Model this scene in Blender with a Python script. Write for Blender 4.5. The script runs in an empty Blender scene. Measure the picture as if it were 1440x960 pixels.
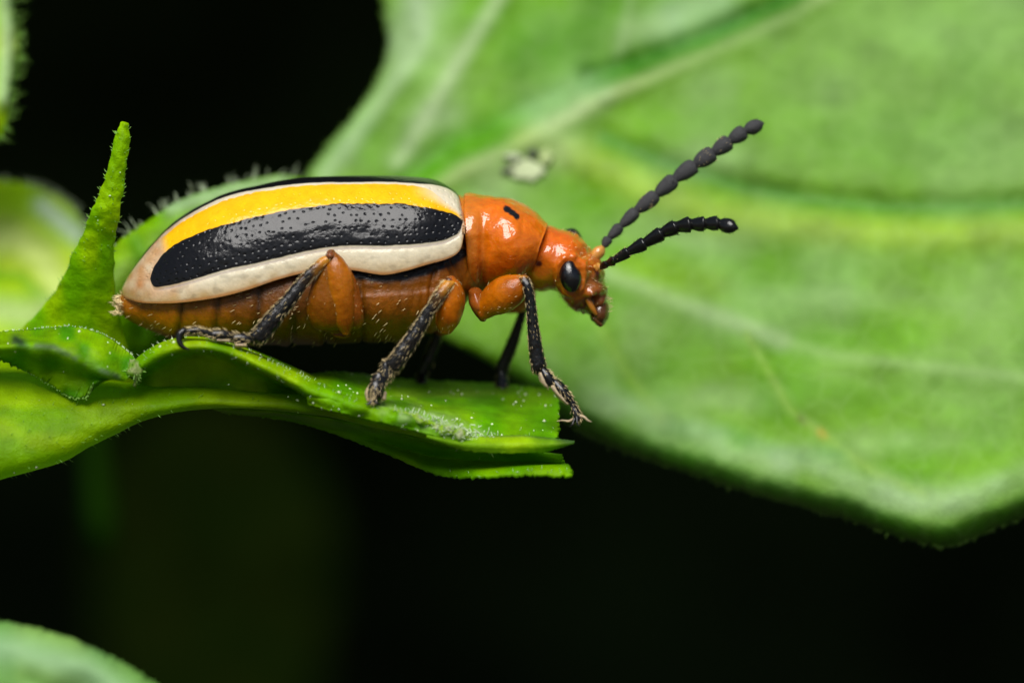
import bpy, math, random
import numpy as np
from mathutils import Matrix, Vector
from mathutils.geometry import delaunay_2d_cdt

random.seed(7)
RNG = np.random.default_rng(7)
SC = bpy.context.scene
COL = SC.collection
R = math.radians

# ------------------------------------------------------------------ camera, sky, sun, exposure
# One Blender unit is one millimetre: the beetle is about seven units long.
CAM_D = 60.0
FOCUS_Y = 0.35
cam_data = bpy.data.cameras.new('camera')
cam_data.lens = 150; cam_data.sensor_width = 36
cam_data.clip_start = 0.5; cam_data.clip_end = 6000
cam_data.dof.use_dof = True
cam_data.dof.focus_distance = CAM_D + FOCUS_Y
cam_data.dof.aperture_fstop = 0.15 / 2.2          # aperture two units wide
cam = bpy.data.objects.new('camera', cam_data); COL.objects.link(cam)
cam.location = (0, -CAM_D, 0); cam.rotation_euler = (R(90), 0, 0)
SC.camera = cam

SUN_ELEV, SUN_ROT = 50, 191
world = bpy.data.worlds.new('World'); SC.world = world; world.use_nodes = True
wn = world.node_tree.nodes; wl = world.node_tree.links
bg = wn.get('Background')
sky = wn.new('ShaderNodeTexSky'); sky.sky_type = 'NISHITA'; sky.sun_disc = False
sky.sun_elevation = R(SUN_ELEV); sky.sun_rotation = R(SUN_ROT)
wl.new(sky.outputs[0], bg.inputs[0]); bg.inputs[1].default_value = 0.05
sun_data = bpy.data.lights.new('sun', 'SUN'); sun_data.energy = 5.0; sun_data.angle = R(42)
sun_data.color = (1.0, 0.975, 0.94)
sun = bpy.data.objects.new('sun', sun_data); COL.objects.link(sun)
az = R(SUN_ROT)
sdir = Vector((math.sin(az) * math.cos(R(SUN_ELEV)), math.cos(az) * math.cos(R(SUN_ELEV)), math.sin(R(SUN_ELEV))))
sun.rotation_euler = sdir.to_track_quat('Z', 'Y').to_euler(); sun.location = sdir * 80
SC.view_settings.view_transform = 'Standard'; SC.view_settings.look = 'None'
SC.view_settings.exposure = 0.0; SC.view_settings.gamma = 1.0
SC.view_settings.use_curve_mapping = False
SC.render.engine = 'CYCLES'
SC.cycles.use_denoising = True
SC.cycles.max_bounces = 8
SC.cycles.transparent_max_bounces = 8
SC.unit_settings.system = 'METRIC'; SC.unit_settings.scale_length = 0.001

# ------------------------------------------------------------------ helpers
def P(px, py, y=0.0):
    """point seen at (px, py) of the 1440x960 photograph at depth y behind the plane of focus"""
    s = (CAM_D + y) / CAM_D
    return ((px - 720) / 100 * s, y, (480 - py) / 100 * s)

def PA(a):
    a = np.asarray(a, float); s = (CAM_D + a[..., 2]) / CAM_D
    return np.stack([(a[..., 0] - 720) / 100 * s, a[..., 2], (480 - a[..., 1]) / 100 * s], -1)

_T = np.random.default_rng(3).random((32, 32, 32))
def vn(p, scale=1.0, seed=0):
    """smooth value noise in -1..1 at points p (...,3)"""
    q = np.asarray(p, float) * scale + seed * 7.31 + 100
    i = np.floor(q).astype(int); f = q - i; f = f * f * (3 - 2 * f)
    out = 0
    for a in (0, 1):
        for b in (0, 1):
            for c in (0, 1):
                w = (f[..., 0] if a else 1 - f[..., 0]) * (f[..., 1] if b else 1 - f[..., 1]) * (f[..., 2] if c else 1 - f[..., 2])
                out = out + w * _T[(i[..., 0] + a) % 32, (i[..., 1] + b) % 32, (i[..., 2] + c) % 32]
    return out * 2 - 1

def vn2(x, y, scale, seed=0):
    return vn(np.stack([x, y, np.zeros_like(x) + 0.37], -1), scale, seed)

def crom(pts, n, t=None):
    """Catmull-Rom through control points (m,k) sampled at n places"""
    p = np.asarray(pts, float); m = len(p)
    if t is None: t = np.linspace(0, m - 1, n)
    if m == 2:
        return p[0] + (p[1] - p[0]) * t[:, None]
    q = np.vstack([2 * p[0] - p[1], p, 2 * p[-1] - p[-2]])
    i = np.minimum(t.astype(int), m - 2); f = (t - i)[:, None]
    a, b, c, d = q[i], q[i + 1], q[i + 2], q[i + 3]
    return 0.5 * (2 * b + (c - a) * f + (2 * a - 5 * b + 4 * c - d) * f ** 2 + (3 * b - a - 3 * c + d) * f ** 3)

def ss(a, b, x):
    t = np.clip((x - a) / (b - a), 0, 1); return t * t * (3 - 2 * t)

def mixc(c1, c2, t):
    t = np.asarray(t)[..., None]; return np.asarray(c1) * (1 - t) + np.asarray(c2) * t

def add_obj(name, me, mat=None, parent=None, base=None):
    o = bpy.data.objects.new(name, me); COL.objects.link(o)
    if mat is not None and me is not None: me.materials.append(mat)
    if parent is not None:
        o.parent = parent
        if parent.type == 'EMPTY':
            o.matrix_parent_inverse = Matrix.Translation(-Vector(base_of(parent)))
    return o

_base = {}
def base_of(e): return _base.get(e.name, (0, 0, 0))

def empty(name, loc, parent=None):
    """Empty at a thing's (or leg's) base; children keep world coordinates"""
    o = bpy.data.objects.new(name, None); COL.objects.link(o)
    if parent is not None:
        o.parent = parent; pb = Vector(base_of(parent)); o.location = Vector(loc)
        o.matrix_parent_inverse = Matrix.Translation(-pb)
    else:
        o.location = loc
    o.empty_display_size = 0.3
    _base[o.name] = tuple(loc)
    return o

def tag(o, label=None, cat=None, group=None, kind=None):
    if label: o['label'] = label
    if cat: o['category'] = cat
    if group: o['group'] = group
    if kind: o['kind'] = kind
    return o

def raw_mesh(name, V, F, col=None, smooth=True):
    me = bpy.data.meshes.new(name)
    V = np.asarray(V, float).reshape(-1, 3)
    if isinstance(F, np.ndarray):
        n, k = F.shape
        me.vertices.add(len(V)); me.vertices.foreach_set('co', V.ravel())
        me.loops.add(n * k); me.loops.foreach_set('vertex_index', F.ravel().astype(np.int32))
        me.polygons.add(n); me.polygons.foreach_set('loop_start', np.arange(0, n * k, k, dtype=np.int32))
        me.update(calc_edges=True)
    else:
        me.from_pydata([tuple(v) for v in V], [], F); me.update()
    me.polygons.foreach_set('use_smooth', [smooth] * len(me.polygons))
    if col is not None:
        at = me.color_attributes.new('Col', 'FLOAT_COLOR', 'POINT')
        c = np.ones((len(V), 4)); c[:, :3] = np.asarray(col).reshape(-1, 3)
        at.data.foreach_set('color', c.ravel())
    return me

def grid_faces(nu, nv, closed):
    i = np.arange(nu - 1)[:, None]; m = nv if closed else nv - 1
    j = np.arange(m)[None, :]; j2 = (j + 1) % nv
    return np.stack([(i * nv + j) + 0 * j, (i * nv + j2), ((i + 1) * nv + j2), ((i + 1) * nv + j)], -1).reshape(-1, 4)

def grid_mesh(name, G, closed=False, col=None, caps=False):
    nu, nv = G.shape[:2]
    F = grid_faces(nu, nv, closed)
    V = G.reshape(-1, 3)
    if not caps:
        return raw_mesh(name, V, F, col)
    V = np.vstack([V, G[0].mean(0), G[-1].mean(0)]); a = len(V) - 2
    j = np.arange(nv); j2 = (j + 1) % nv
    T0 = np.stack([np.full(nv, a), j2, j, np.full(nv, a)], -1)
    o = (nu - 1) * nv
    T1 = np.stack([np.full(nv, a + 1), o + j, o + j2, np.full(nv, a + 1)], -1)
    faces = [tuple(f) for f in F] + [tuple(f[:3]) for f in T0] + [tuple(f[:3]) for f in T1]
    if col is not None:
        c = np.asarray(col).reshape(nu, nv, 3); col = np.vstack([c.reshape(-1, 3), c[0].mean(0), c[-1].mean(0)])
    return raw_mesh(name, V, faces, col)

def grid_normals(G, closed=True):
    du = np.gradient(G, axis=0)
    if closed: dv = (np.roll(G, -1, 1) - np.roll(G, 1, 1)) / 2
    else: dv = np.gradient(G, axis=1)
    n = np.cross(du, dv); n /= np.linalg.norm(n, axis=-1, keepdims=True) + 1e-12
    c = G.mean(axis=(0, 1)) if closed else None
    if closed:
        ctr = G.mean(1, keepdims=True)
        if ((G - ctr) * n).sum() < 0: n = -n
    return n

def loft_grid(pairs, nu, nv, e=2.0, t=None, cosend=(True, True)):
    """pairs: rows (up_x, up_y, low_x, low_y, y centre, half width). Section is a superellipse."""
    m = len(pairs)
    if t is None:
        s = np.linspace(0, 1, nu)
        t = s * (m - 1)
    st = crom(pairs, nu, t)
    a = np.linspace(0, 2 * math.pi, nv, endpoint=False)
    ca, sa = np.cos(a), np.sin(a)
    ca = np.sign(ca) * np.abs(ca) ** (2 / e); sa = np.sign(sa) * np.abs(sa) ** (2 / e)
    C = (st[:, :2] + st[:, 2:4]) / 2; H = (st[:, :2] - st[:, 2:4]) / 2
    px = C[:, None, 0] + H[:, None, 0] * ca; py = C[:, None, 1] + H[:, None, 1] * ca
    y = st[:, None, 4] - np.maximum(st[:, None, 5], 0.002) * sa
    return np.stack([px, py, y], -1)       # pixel space; use PA() for world

def rounded(pairs, k0=True, k1=True):
    """add shrinking end stations so that a loft closes as a dome"""
    p = [list(map(float, r)) for r in pairs]
    def cap(r, rn):
        cx, cy = (r[0] + r[2]) / 2, (r[1] + r[3]) / 2
        dx, dy = (rn[0] + rn[2]) / 2 - cx, (rn[1] + rn[3]) / 2 - cy
        L = math.hypot(dx, dy) or 1; h = math.hypot(r[0] - r[2], r[1] - r[3]) / 2 * 0.8
        out = []
        for f, d in ((0.75, 0.5), (0.35, 0.75), (0.02, 0.82)):
            ox, oy = -dx / L * h * d, -dy / L * h * d
            out.append([cx + ox + (r[0] - cx) * f, cy + oy + (r[1] - cy) * f, cx + ox + (r[2] - cx) * f, cy + oy + (r[3] - cy) * f, r[4], r[5] * f])
        return out
    a = cap(p[0], p[1])[::-1] if k0 else []
    b = cap(p[-1], p[-2]) if k1 else []
    return a + p + b

def loft(name, pairs, mat, parent, nu=40, nv=24, e=2.0, colf=None, disp=None, caps=True, rnd=(True, True), tilt=0.0):
    pr = rounded(pairs, *rnd)
    G = loft_grid(pr, nu, nv, e)
    if tilt: G[..., 2] -= tilt * (G[..., 1] - G[..., 1].mean(1, keepdims=True)) / 100
    W = PA(G); N = grid_normals(W)
    if disp is not None:
        W = W + N * disp(G, W)[..., None]; N = grid_normals(W)
    col = colf(G, W) if colf is not None else None
    o = add_obj(name, grid_mesh(name, W, True, col, caps), mat, parent)
    return o, W, N, G

def tube(name, pts, rad, mat, parent, nv=10, n=24, flat=1.0):
    """pts: (px,py,y) control points; rad in units"""
    c = PA(crom(pts, n)); r = crom(np.asarray(rad, float)[:, None], n)[:, 0]
    T = np.gradient(c, axis=0); T /= np.linalg.norm(T, axis=1, keepdims=True) + 1e-9
    up = np.array([0, 1.0, 0]); A = np.cross(T, up); A /= np.linalg.norm(A, axis=1, keepdims=True) + 1e-9
    B = np.cross(T, A)
    a = np.linspace(0, 2 * math.pi, nv, endpoint=False)
    G = c[:, None] + r[:, None, None] * (np.cos(a)[None, :, None] * A[:, None] + flat * np.sin(a)[None, :, None] * B[:, None])
    return add_obj(name, grid_mesh(name, G, True, None, True), mat, parent), G

def hair_mesh(name, base, d, L, r, bend=0.25, seed=1):
    """many fine tapered hairs as one mesh"""
    rg = np.random.default_rng(seed); n = len(base)
    d = d / (np.linalg.norm(d, axis=1, keepdims=True) + 1e-9)
    ref = rg.normal(size=(n, 3)); A = np.cross(d, ref); A /= np.linalg.norm(A, axis=1, keepdims=True) + 1e-9
    B = np.cross(d, A); L = np.broadcast_to(L, (n,))[:, None]; r = np.broadcast_to(r, (n,))[:, None]
    mid = base + d * L * 0.55; tip = base + d * L + A * L * bend * rg.random((n, 1))
    V = []
    for k in range(3):
        a = 2 * math.pi * k / 3; V.append(base + (A * math.cos(a) + B * math.sin(a)) * r)
    for k in range(3):
        a = 2 * math.pi * k / 3; V.append(mid + (A * math.cos(a) + B * math.sin(a)) * r * 0.7)
    V.append(tip)
    V = np.stack(V, 1).reshape(-1, 3)
    f = []
    for k in range(3):
        k2 = (k + 1) % 3
        f += [(k, k2, 3 + k2), (k, 3 + k2, 3 + k), (3 + k, 3 + k2, 6)]
    F = (np.array(f)[None] + (np.arange(n) * 7)[:, None, None]).reshape(-1, 3)
    return raw_mesh(name, V, F)

def hairs(name, parent, mat, base, d, L, r=0.006, bend=0.25, seed=1):
    o = add_obj(name, hair_mesh(name, base, d, L, r, bend, seed), mat, parent)
    o['kind'] = 'stuff'; return o

def scatter(W, N, n, seed=1, mask=None, G=None):
    """n random places on a grid surface"""
    rg = np.random.default_rng(seed); nu, nv = W.shape[:2]
    out_b, out_n, out_t = [], [], []
    tang = np.gradient(W, axis=0); tang /= np.linalg.norm(tang, axis=-1, keepdims=True) + 1e-9
    u = rg.integers(0, nu - 1, n * 3); v = rg.integers(0, nv, n * 3); f = rg.random((n * 3, 1)); g = rg.random((n * 3, 1))
    v2 = (v + 1) % nv
    b = (W[u, v] * (1 - f) + W[u + 1, v] * f) * (1 - g) + (W[u, v2] * (1 - f) + W[u + 1, v2] * f) * g
    k = np.ones(n * 3, bool) if mask is None else mask[u, v]
    # even density by area
    ar = np.linalg.norm(np.cross(W[u + 1, v] - W[u, v], W[u, v2] - W[u, v]), axis=1)
    k &= rg.random(n * 3) < ar / (np.percentile(ar, 90) + 1e-12)
    idx = np.nonzero(k)[0][:n]
    return b[idx], N[u, v][idx], tang[u, v][idx]

# ------------------------------------------------------------------ materials
def new_mat(name):
    m = bpy.data.materials.new(name); m.use_nodes = True
    nt = m.node_tree; b = nt.nodes['Principled BSDF']
    return m, nt, b

def noise_node(nt, scale, detail=4, coord='Object'):
    tc = nt.nodes.new('ShaderNodeTexCoord'); n = nt.nodes.new('ShaderNodeTexNoise')
    n.inputs['Scale'].default_value = scale; n.inputs['Detail'].default_value = detail
    nt.links.new(tc.outputs[coord], n.inputs['Vector']); return n

def bump(nt, b, heights, inp='Normal'):
    prev = None
    for sock, dist in heights:
        bp = nt.nodes.new('ShaderNodeBump'); bp.inputs['Strength'].default_value = 1; bp.inputs['Distance'].default_value = dist
        nt.links.new(sock, bp.inputs['Height'])
        if prev: nt.links.new(prev.outputs[0], bp.inputs['Normal'])
        prev = bp
    nt.links.new(prev.outputs[0], b.inputs[inp]); return prev

def col_source(nt, base):
    if base is None:
        a = nt.nodes.new('ShaderNodeAttribute'); a.attribute_name = 'Col'; return a.outputs['Color']
    r = nt.nodes.new('ShaderNodeRGB'); r.outputs[0].default_value = (*base, 1); return r.outputs[0]

def vary(nt, src, scale, lo, hi, detail=4):
    n = noise_node(nt, scale, detail); mr = nt.nodes.new('ShaderNodeMapRange')
    mr.inputs['From Min'].default_value = 0.3; mr.inputs['From Max'].default_value = 0.7
    mr.inputs['To Min'].default_value = lo; mr.inputs['To Max'].default_value = hi
    nt.links.new(n.outputs[0], mr.inputs[0])
    mx = nt.nodes.new('ShaderNodeVectorMath'); mx.operation = 'SCALE'
    nt.links.new(src, mx.inputs[0]); nt.links.new(mr.outputs[0], mx.inputs['Scale'])
    return mx.outputs[0]

def chitin(name, base=None, rough=0.35, coat=0.5, coat_rough=0.12, sss=0.12, sr=(0.3, 0.08, 0.02), bumps=((9, 0.02), (60, 0.002)), var=(14, 0.85, 1.12), spec=0.5):
    m, nt, b = new_mat(name)
    c = vary(nt, col_source(nt, base), *var)
    nt.links.new(c, b.inputs['Base Color'])
    b.inputs['Roughness'].default_value = rough; b.inputs['Specular IOR Level'].default_value = spec
    b.inputs['Coat Weight'].default_value = coat; b.inputs['Coat Roughness'].default_value = coat_rough
    if sss:
        b.inputs['Subsurface Weight'].default_value = sss
        b.inputs['Subsurface Radius'].default_value = sr; b.inputs['Subsurface Scale'].default_value = 1.0
    if bumps:
        hs = [(noise_node(nt, s, 3).outputs[0], d) for s, d in bumps]
        bp = bump(nt, b, hs); nt.links.new(bp.outputs[0], b.inputs['Coat Normal'])
    return m

def leafmat(name, base=None, net=0.0, trans=0.25, rough=0.42, spec=0.14, bumps=((3, 0.03), (22, 0.008), (90, 0.003)), var=(1.6, 0.86, 1.14), tcol=(0.3, 0.55, 0.01), sheen=0.0):
    m, nt, b = new_mat(name)
    c = vary(nt, col_source(nt, base), *var)
    c = vary(nt, c, 30, 0.94, 1.06)
    if net:      # fine net of pale veinlets between the side veins
        wn_ = noise_node(nt, 1.3, 3); tc = nt.nodes.new('ShaderNodeTexCoord')
        ad = nt.nodes.new('ShaderNodeVectorMath'); ad.operation = 'MULTIPLY_ADD'
        ad.inputs[1].default_value = (0.5, 0.5, 0.5); nt.links.new(wn_.outputs['Color'], ad.inputs[0]); nt.links.new(tc.outputs['Object'], ad.inputs[2])
        vo = nt.nodes.new('ShaderNodeTexVoronoi'); vo.feature = 'DISTANCE_TO_EDGE'; vo.inputs['Scale'].default_value = 2.1
        nt.links.new(ad.outputs[0], vo.inputs['Vector'])
        mr = nt.nodes.new('ShaderNodeMapRange'); mr.interpolation_type = 'SMOOTHSTEP'
        mr.inputs['From Min'].default_value = 0.0; mr.inputs['From Max'].default_value = 0.14; mr.inputs['To Min'].default_value = net; mr.inputs['To Max'].default_value = 0
        nt.links.new(vo.outputs['Distance'], mr.inputs[0])
        mxc = nt.nodes.new('ShaderNodeMix'); mxc.data_type = 'RGBA'
        nt.links.new(mr.outputs[0], mxc.inputs[0]); nt.links.new(c, mxc.inputs[6]); mxc.inputs[7].default_value = (0.34, 0.54, 0.16, 1)
        c = mxc.outputs[2]
    nt.links.new(c, b.inputs['Base Color']); b.inputs['Roughness'].default_value = rough
    b.inputs['Specular IOR Level'].default_value = spec
    if sheen:
        b.inputs['Sheen Weight'].default_value = sheen; b.inputs['Sheen Roughness'].default_value = 0.5
    bp = bump(nt, b, [(noise_node(nt, s, 3).outputs[0], d) for s, d in bumps])
    tr = nt.nodes.new('ShaderNodeBsdfTranslucent'); tr.inputs[0].default_value = (*tcol, 1)
    mx = nt.nodes.new('ShaderNodeMixShader'); mx.inputs[0].default_value = trans
    out = nt.nodes['Material Output']
    nt.links.new(b.outputs[0], mx.inputs[1]); nt.links.new(tr.outputs[0], mx.inputs[2]); nt.links.new(mx.outputs[0], out.inputs['Surface'])
    return m

M = {}
M['elytra'] = chitin('elytron_chitin', None, rough=0.3, coat=0.36, coat_rough=0.06, spec=0.12, sss=0.06, sr=(0.1, 0.07, 0.04), bumps=((9, 0.011), (30, 0.002)), var=(20, 0.95, 1.05))
M['orange'] = chitin('orange_chitin', None, rough=0.4, coat=1.0, coat_rough=0.04, sss=0.35, spec=0.2, bumps=((5, 0.03), (22, 0.003)), var=(9, 0.88, 1.1))
M['body'] = chitin('abdomen_chitin', None, rough=0.4, coat=0.25, coat_rough=0.3, sss=0.2, spec=0.3, bumps=((14, 0.015), (60, 0.006)), var=(10, 0.75, 1.2))
M['leg_orange'] = chitin('leg_chitin', None, rough=0.35, coat=0.5, coat_rough=0.08, sss=0.3, spec=0.12, bumps=((12, 0.015), (60, 0.003)), var=(10, 0.8, 1.15))
M['black'] = chitin('black_chitin', (0.006, 0.006, 0.006), rough=0.38, coat=0.5, coat_rough=0.08, sss=0, spec=0.15, bumps=((20, 0.004),))
M['black_gloss'] = chitin('antenna_chitin', (0.006, 0.006, 0.006), rough=0.32, coat=0.6, coat_rough=0.07, sss=0, spec=0.15, bumps=((30, 0.004),))
M['charcoal'] = chitin('lit_antenna_chitin', (0.035, 0.035, 0.037), rough=0.7, coat=0.0, sss=0, bumps=((35, 0.01), (140, 0.008)))  # black antenna turned to the light, its brightness put into the grey
M['amber'] = chitin('amber_chitin', (0.52, 0.24, 0.045), rough=0.25, coat=0.6, sss=0.3, bumps=((30, 0.004),))
M['eye'] = chitin('eye_lens', (0.004, 0.004, 0.005), rough=0.25, coat=0.6, coat_rough=0.12, sss=0, bumps=((160, 0.0015), (8, 0.01)))
M['hair'] = chitin('pale_hair', (0.78, 0.6, 0.3), rough=0.4, coat=0, sss=0, bumps=None)
M['hair_dark'] = chitin('dark_hair', (0.018, 0.013, 0.008), spec=0.3, rough=0.5, coat=0, sss=0, bumps=None)
M['pad'] = chitin('sole_pad', (0.4, 0.3, 0.18), rough=0.6, coat=0, sss=0.1, bumps=((50, 0.01),))
M['leaf_hair'] = chitin('leaf_hair', (0.55, 0.68, 0.42), rough=0.4, coat=0, sss=0, bumps=None)
M['leaf_hair_green'] = chitin('green_leaf_hair', (0.22, 0.45, 0.06), rough=0.4, coat=0, sss=0, bumps=None)
M['leaf'] = leafmat('leaf_blade')
M['leaf_net'] = leafmat('veined_leaf_blade', net=0.1, bumps=((3, 0.03), (22, 0.01), (70, 0.006)))
M['leaf_wet'] = leafmat('fresh_leaf_blade', rough=0.33, trans=0.42, spec=0.1, tcol=(0.42, 0.72, 0.001), bumps=((5, 0.03), (28, 0.012), (90, 0.004)), var=(3, 0.75, 1.25))
M['leaf_dull'] = leafmat('shade_tinted_leaf', rough=0.9, trans=0.0, spec=0.0)  # matte copy for the dim leaf, whose shade sits in its colour
M['speck'] = chitin('dust_speck', (0.55, 0.66, 0.36), rough=0.3, coat=0.3, sss=0, bumps=None)
M['frass'] = chitin('dried_crust', None, rough=0.7, coat=0, sss=0, bumps=((30, 0.02),))

# ------------------------------------------------------------------ setting: ground and the added shading hollow behind
def setting():
    m, nt, b = new_mat('leaf_litter_soil')
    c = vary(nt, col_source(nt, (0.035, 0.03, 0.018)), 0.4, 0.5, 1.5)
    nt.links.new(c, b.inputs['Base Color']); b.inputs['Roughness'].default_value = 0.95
    bump(nt, b, [(noise_node(nt, 0.6, 6).outputs[0], 1.5)])
    n = 60
    g = np.linspace(-1, 1, n); g = np.sign(g) * np.abs(g) ** 3 * 3000
    X, Y = np.meshgrid(g, g, indexing='ij')
    Z = -34 + 1.2 * vn2(X, Y, 0.05)
    o = add_obj('ground', grid_mesh('ground', np.stack([X, Y, Z], -1)), m); tag(o, kind='structure')
    o['label'] = 'dark soil far below the plant'
    m2, nt, b = new_mat('shade_hollow_green')
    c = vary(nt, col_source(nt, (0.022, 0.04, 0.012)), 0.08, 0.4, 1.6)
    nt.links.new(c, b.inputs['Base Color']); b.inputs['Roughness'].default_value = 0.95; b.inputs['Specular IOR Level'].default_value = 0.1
    nu, nv = 150, 120
    th = np.linspace(0, math.pi, nu)[:, None]; ph = np.linspace(-0.62, math.pi / 2 + 0.25, nv)[None, :]
    # added roofed hollow that keeps sun off the backdrop, open towards the plant
    rx, ry, rz = 80, 110, 34
    x = rx * np.cos(th) * np.cos(ph) ** 0.5 if False else rx * np.cos(th) * np.ones_like(ph) * np.cos(np.clip(ph, -0.5, 1.5) * 0.8)
    y = 18 + ry * np.sin(th) * np.cos(np.clip(ph, -2, 1.5) * 0.9)
    z = rz * np.sin(ph) * (1 + 0 * th)
    z = np.where(ph < 0, -40 * np.sin(-ph) / math.sin(0.62) + 0 * th, z)
    G = np.stack([x, y, z], -1)
    G += 4 * np.stack([vn(G, 0.12, 1), vn(G, 0.12, 2), vn(G, 0.12, 3)], -1) * (np.sin(th) ** 0.5)[..., None]
    o = add_obj('shade_hollow', grid_mesh('shade_hollow', G), m2); tag(o, kind='structure')
    o['label'] = 'added roofed hollow behind the plant that keeps the background black'
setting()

# ------------------------------------------------------------------ leaf building
def poly_dist(px, py, line):
    """distance from points to polyline, and place along it 0..1"""
    L = np.asarray(line, float); best = np.full(px.shape, 1e9); along = np.zeros(px.shape)
    seg = np.hypot(*(np.diff(L, axis=0).T)); cum = np.concatenate([[0], np.cumsum(seg)]); tot = cum[-1]
    for i in range(len(L) - 1):
        ax, ay = L[i]; bx, by = L[i + 1]; dx, dy = bx - ax, by - ay
        t = np.clip(((px - ax) * dx + (py - ay) * dy) / (dx * dx + dy * dy + 1e-9), 0, 1)
        d = np.hypot(px - ax - t * dx, py - ay - t * dy)
        k = d < best; best = np.where(k, d, best); along = np.where(k, (cum[i] + t * seg[i]) / tot, along)
    return best, along

def inside(px, py, poly):
    c = np.zeros(px.shape, bool); n = len(poly)
    for i in range(n):
        x1, y1 = poly[i]; x2, y2 = poly[(i + 1) % n]
        k = ((y1 > py) != (y2 > py)) & (px < (x2 - x1) * (py - y1) / (y2 - y1 + 1e-12) + x1)
        c ^= k
    return c

def smooth_outline(pts, n, closed=True, jag=0.0, seed=1):
    p = np.asarray(pts, float)
    m = len(p)
    if closed:
        q = np.vstack([p[-1], p, p[0], p[1]])
        t = np.linspace(0, m, n, endpoint=False)
        i = t.astype(int); f = (t - i)[:, None]
        a, b, c, d = q[i], q[i + 1], q[i + 2], q[(i + 3)]
        out = 0.5 * (2 * b + (c - a) * f + (2 * a - 5 * b + 4 * c - d) * f ** 2 + (3 * b - a - 3 * c + d) * f ** 3)
    else: out = crom(p, n)
    if jag:
        rg = np.random.default_rng(seed)
        T = np.roll(out, -1, 0) - np.roll(out, 1, 0); T /= np.linalg.norm(T, axis=1, keepdims=True) + 1e-9
        Nn = np.stack([T[:, 1], -T[:, 0]], -1)
        out = out + Nn * (rg.normal(size=(n, 1)) * jag)
    return out

def leaf_sheet(name, outline, yf, colf, mat, parent=None, step=6, n_out=400, jag=0.6, thick=0.06, seed=1):
    """a blade cut to its outline (pixels), its depth from yf(px,py,edge_distance), colour from colf"""
    ol = smooth_outline(outline, n_out, True, jag, seed)
    x0, y0 = ol.min(0); x1, y1 = ol.max(0)
    gx, gy = np.meshgrid(np.arange(x0, x1, step), np.arange(y0, y1, step * 0.87), indexing='ij')
    gx = gx + (np.arange(gx.shape[1]) % 2)[None, :] * step / 2
    rg = np.random.default_rng(seed); gx = gx + rg.normal(size=gx.shape) * step * 0.08
    gx = gx.ravel(); gy = gy.ravel()
    k = inside(gx, gy, ol); gx, gy = gx[k], gy[k]
    closed = np.vstack([ol, ol[:1]])
    d, _ = poly_dist(gx, gy, closed); k = d > step * 0.5; gx, gy = gx[k], gy[k]
    pts = np.vstack([ol, np.stack([gx, gy], -1)])
    vs, es, fs, *_ = delaunay_2d_cdt([Vector(p) for p in pts], [], [list(range(len(ol)))], 1, 1e-6)
    v = np.array([tuple(q) for q in vs]); px, py = v[:, 0], v[:, 1]
    d, _ = poly_dist(px, py, closed)
    y = yf(px, py, d)
    W = PA(np.stack([px, py, y], -1))
    me = raw_mesh(name, W, np.array([list(f) for f in fs if len(f) == 3]), colf(px, py, d, y))
    o = add_obj(name, me, mat, parent)
    # faces must look at the camera
    nrm = np.zeros(len(me.polygons) * 3); me.polygons.foreach_get('normal', nrm)
    if nrm.reshape(-1, 3)[:, 1].mean() > 0: me.flip_normals()
    if thick:
        s = o.modifiers.new('thickness', 'SOLIDIFY'); s.thickness = thick; s.offset = -1
    d_out, _ = poly_dist(ol[:, 0], ol[:, 1], closed)
    olW = PA(np.stack([ol[:, 0], ol[:, 1], yf(ol[:, 0], ol[:, 1], np.zeros(len(ol)))], -1))
    return o, ol, olW, (px, py, y, W)

def edge_hairs(name, parent, olW, mat, n, L, r=0.006, keep=None, seed=1, jit=0.6, inward=0.0):
    """fine hairs standing out of a leaf's edge"""
    rg = np.random.default_rng(seed)
    T = np.roll(olW, -1, 0) - np.roll(olW, 1, 0); c = olW.mean(0)
    out = np.cross(T, [0, 1.0, 0]); out /= np.linalg.norm(out, axis=1, keepdims=True) + 1e-9
    area = 0.5 * np.sum(olW[:, 0] * np.roll(olW[:, 2], -1) - np.roll(olW[:, 0], -1) * olW[:, 2])
    if area > 0: out = -out
    out = -out if area == 0 else out
    # make sure the hairs point outwards: test one step against the polygon
    i0 = len(olW) // 3
    pt = olW[i0] + out[i0] * 0.03
    if inside(np.array([pt[0]]), np.array([pt[2]]), olW[:, [0, 2]])[0]: out = -out
    idx = np.arange(len(olW)) if keep is None else np.nonzero(keep)[0]
    i = rg.choice(idx, n); f = rg.random((n, 1)); j = (i + 1) % len(olW)
    b = olW[i] * (1 - f) + olW[j] * f
    d = out[i] + rg.normal(size=(n, 3)) * jit * [0.5, 0.7, 0.5]
    b = b - out[i] * inward * rg.random((n, 1))
    return hairs(name, parent, mat, b, d, L * (0.4 + rg.random(n)), r, 0.4, seed)

GREEN_MID = np.array([0.15, 0.35, 0.01]); GREEN_YEL = np.array([0.27, 0.46, 0.03]); GREEN_DEEP = np.array([0.06, 0.2, 0.012])
GREEN_PALE = np.array([0.34, 0.5, 0.2]); VEIN = np.array([0.42, 0.55, 0.2]); SAGE = np.array([0.27, 0.46, 0.15])

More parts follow.
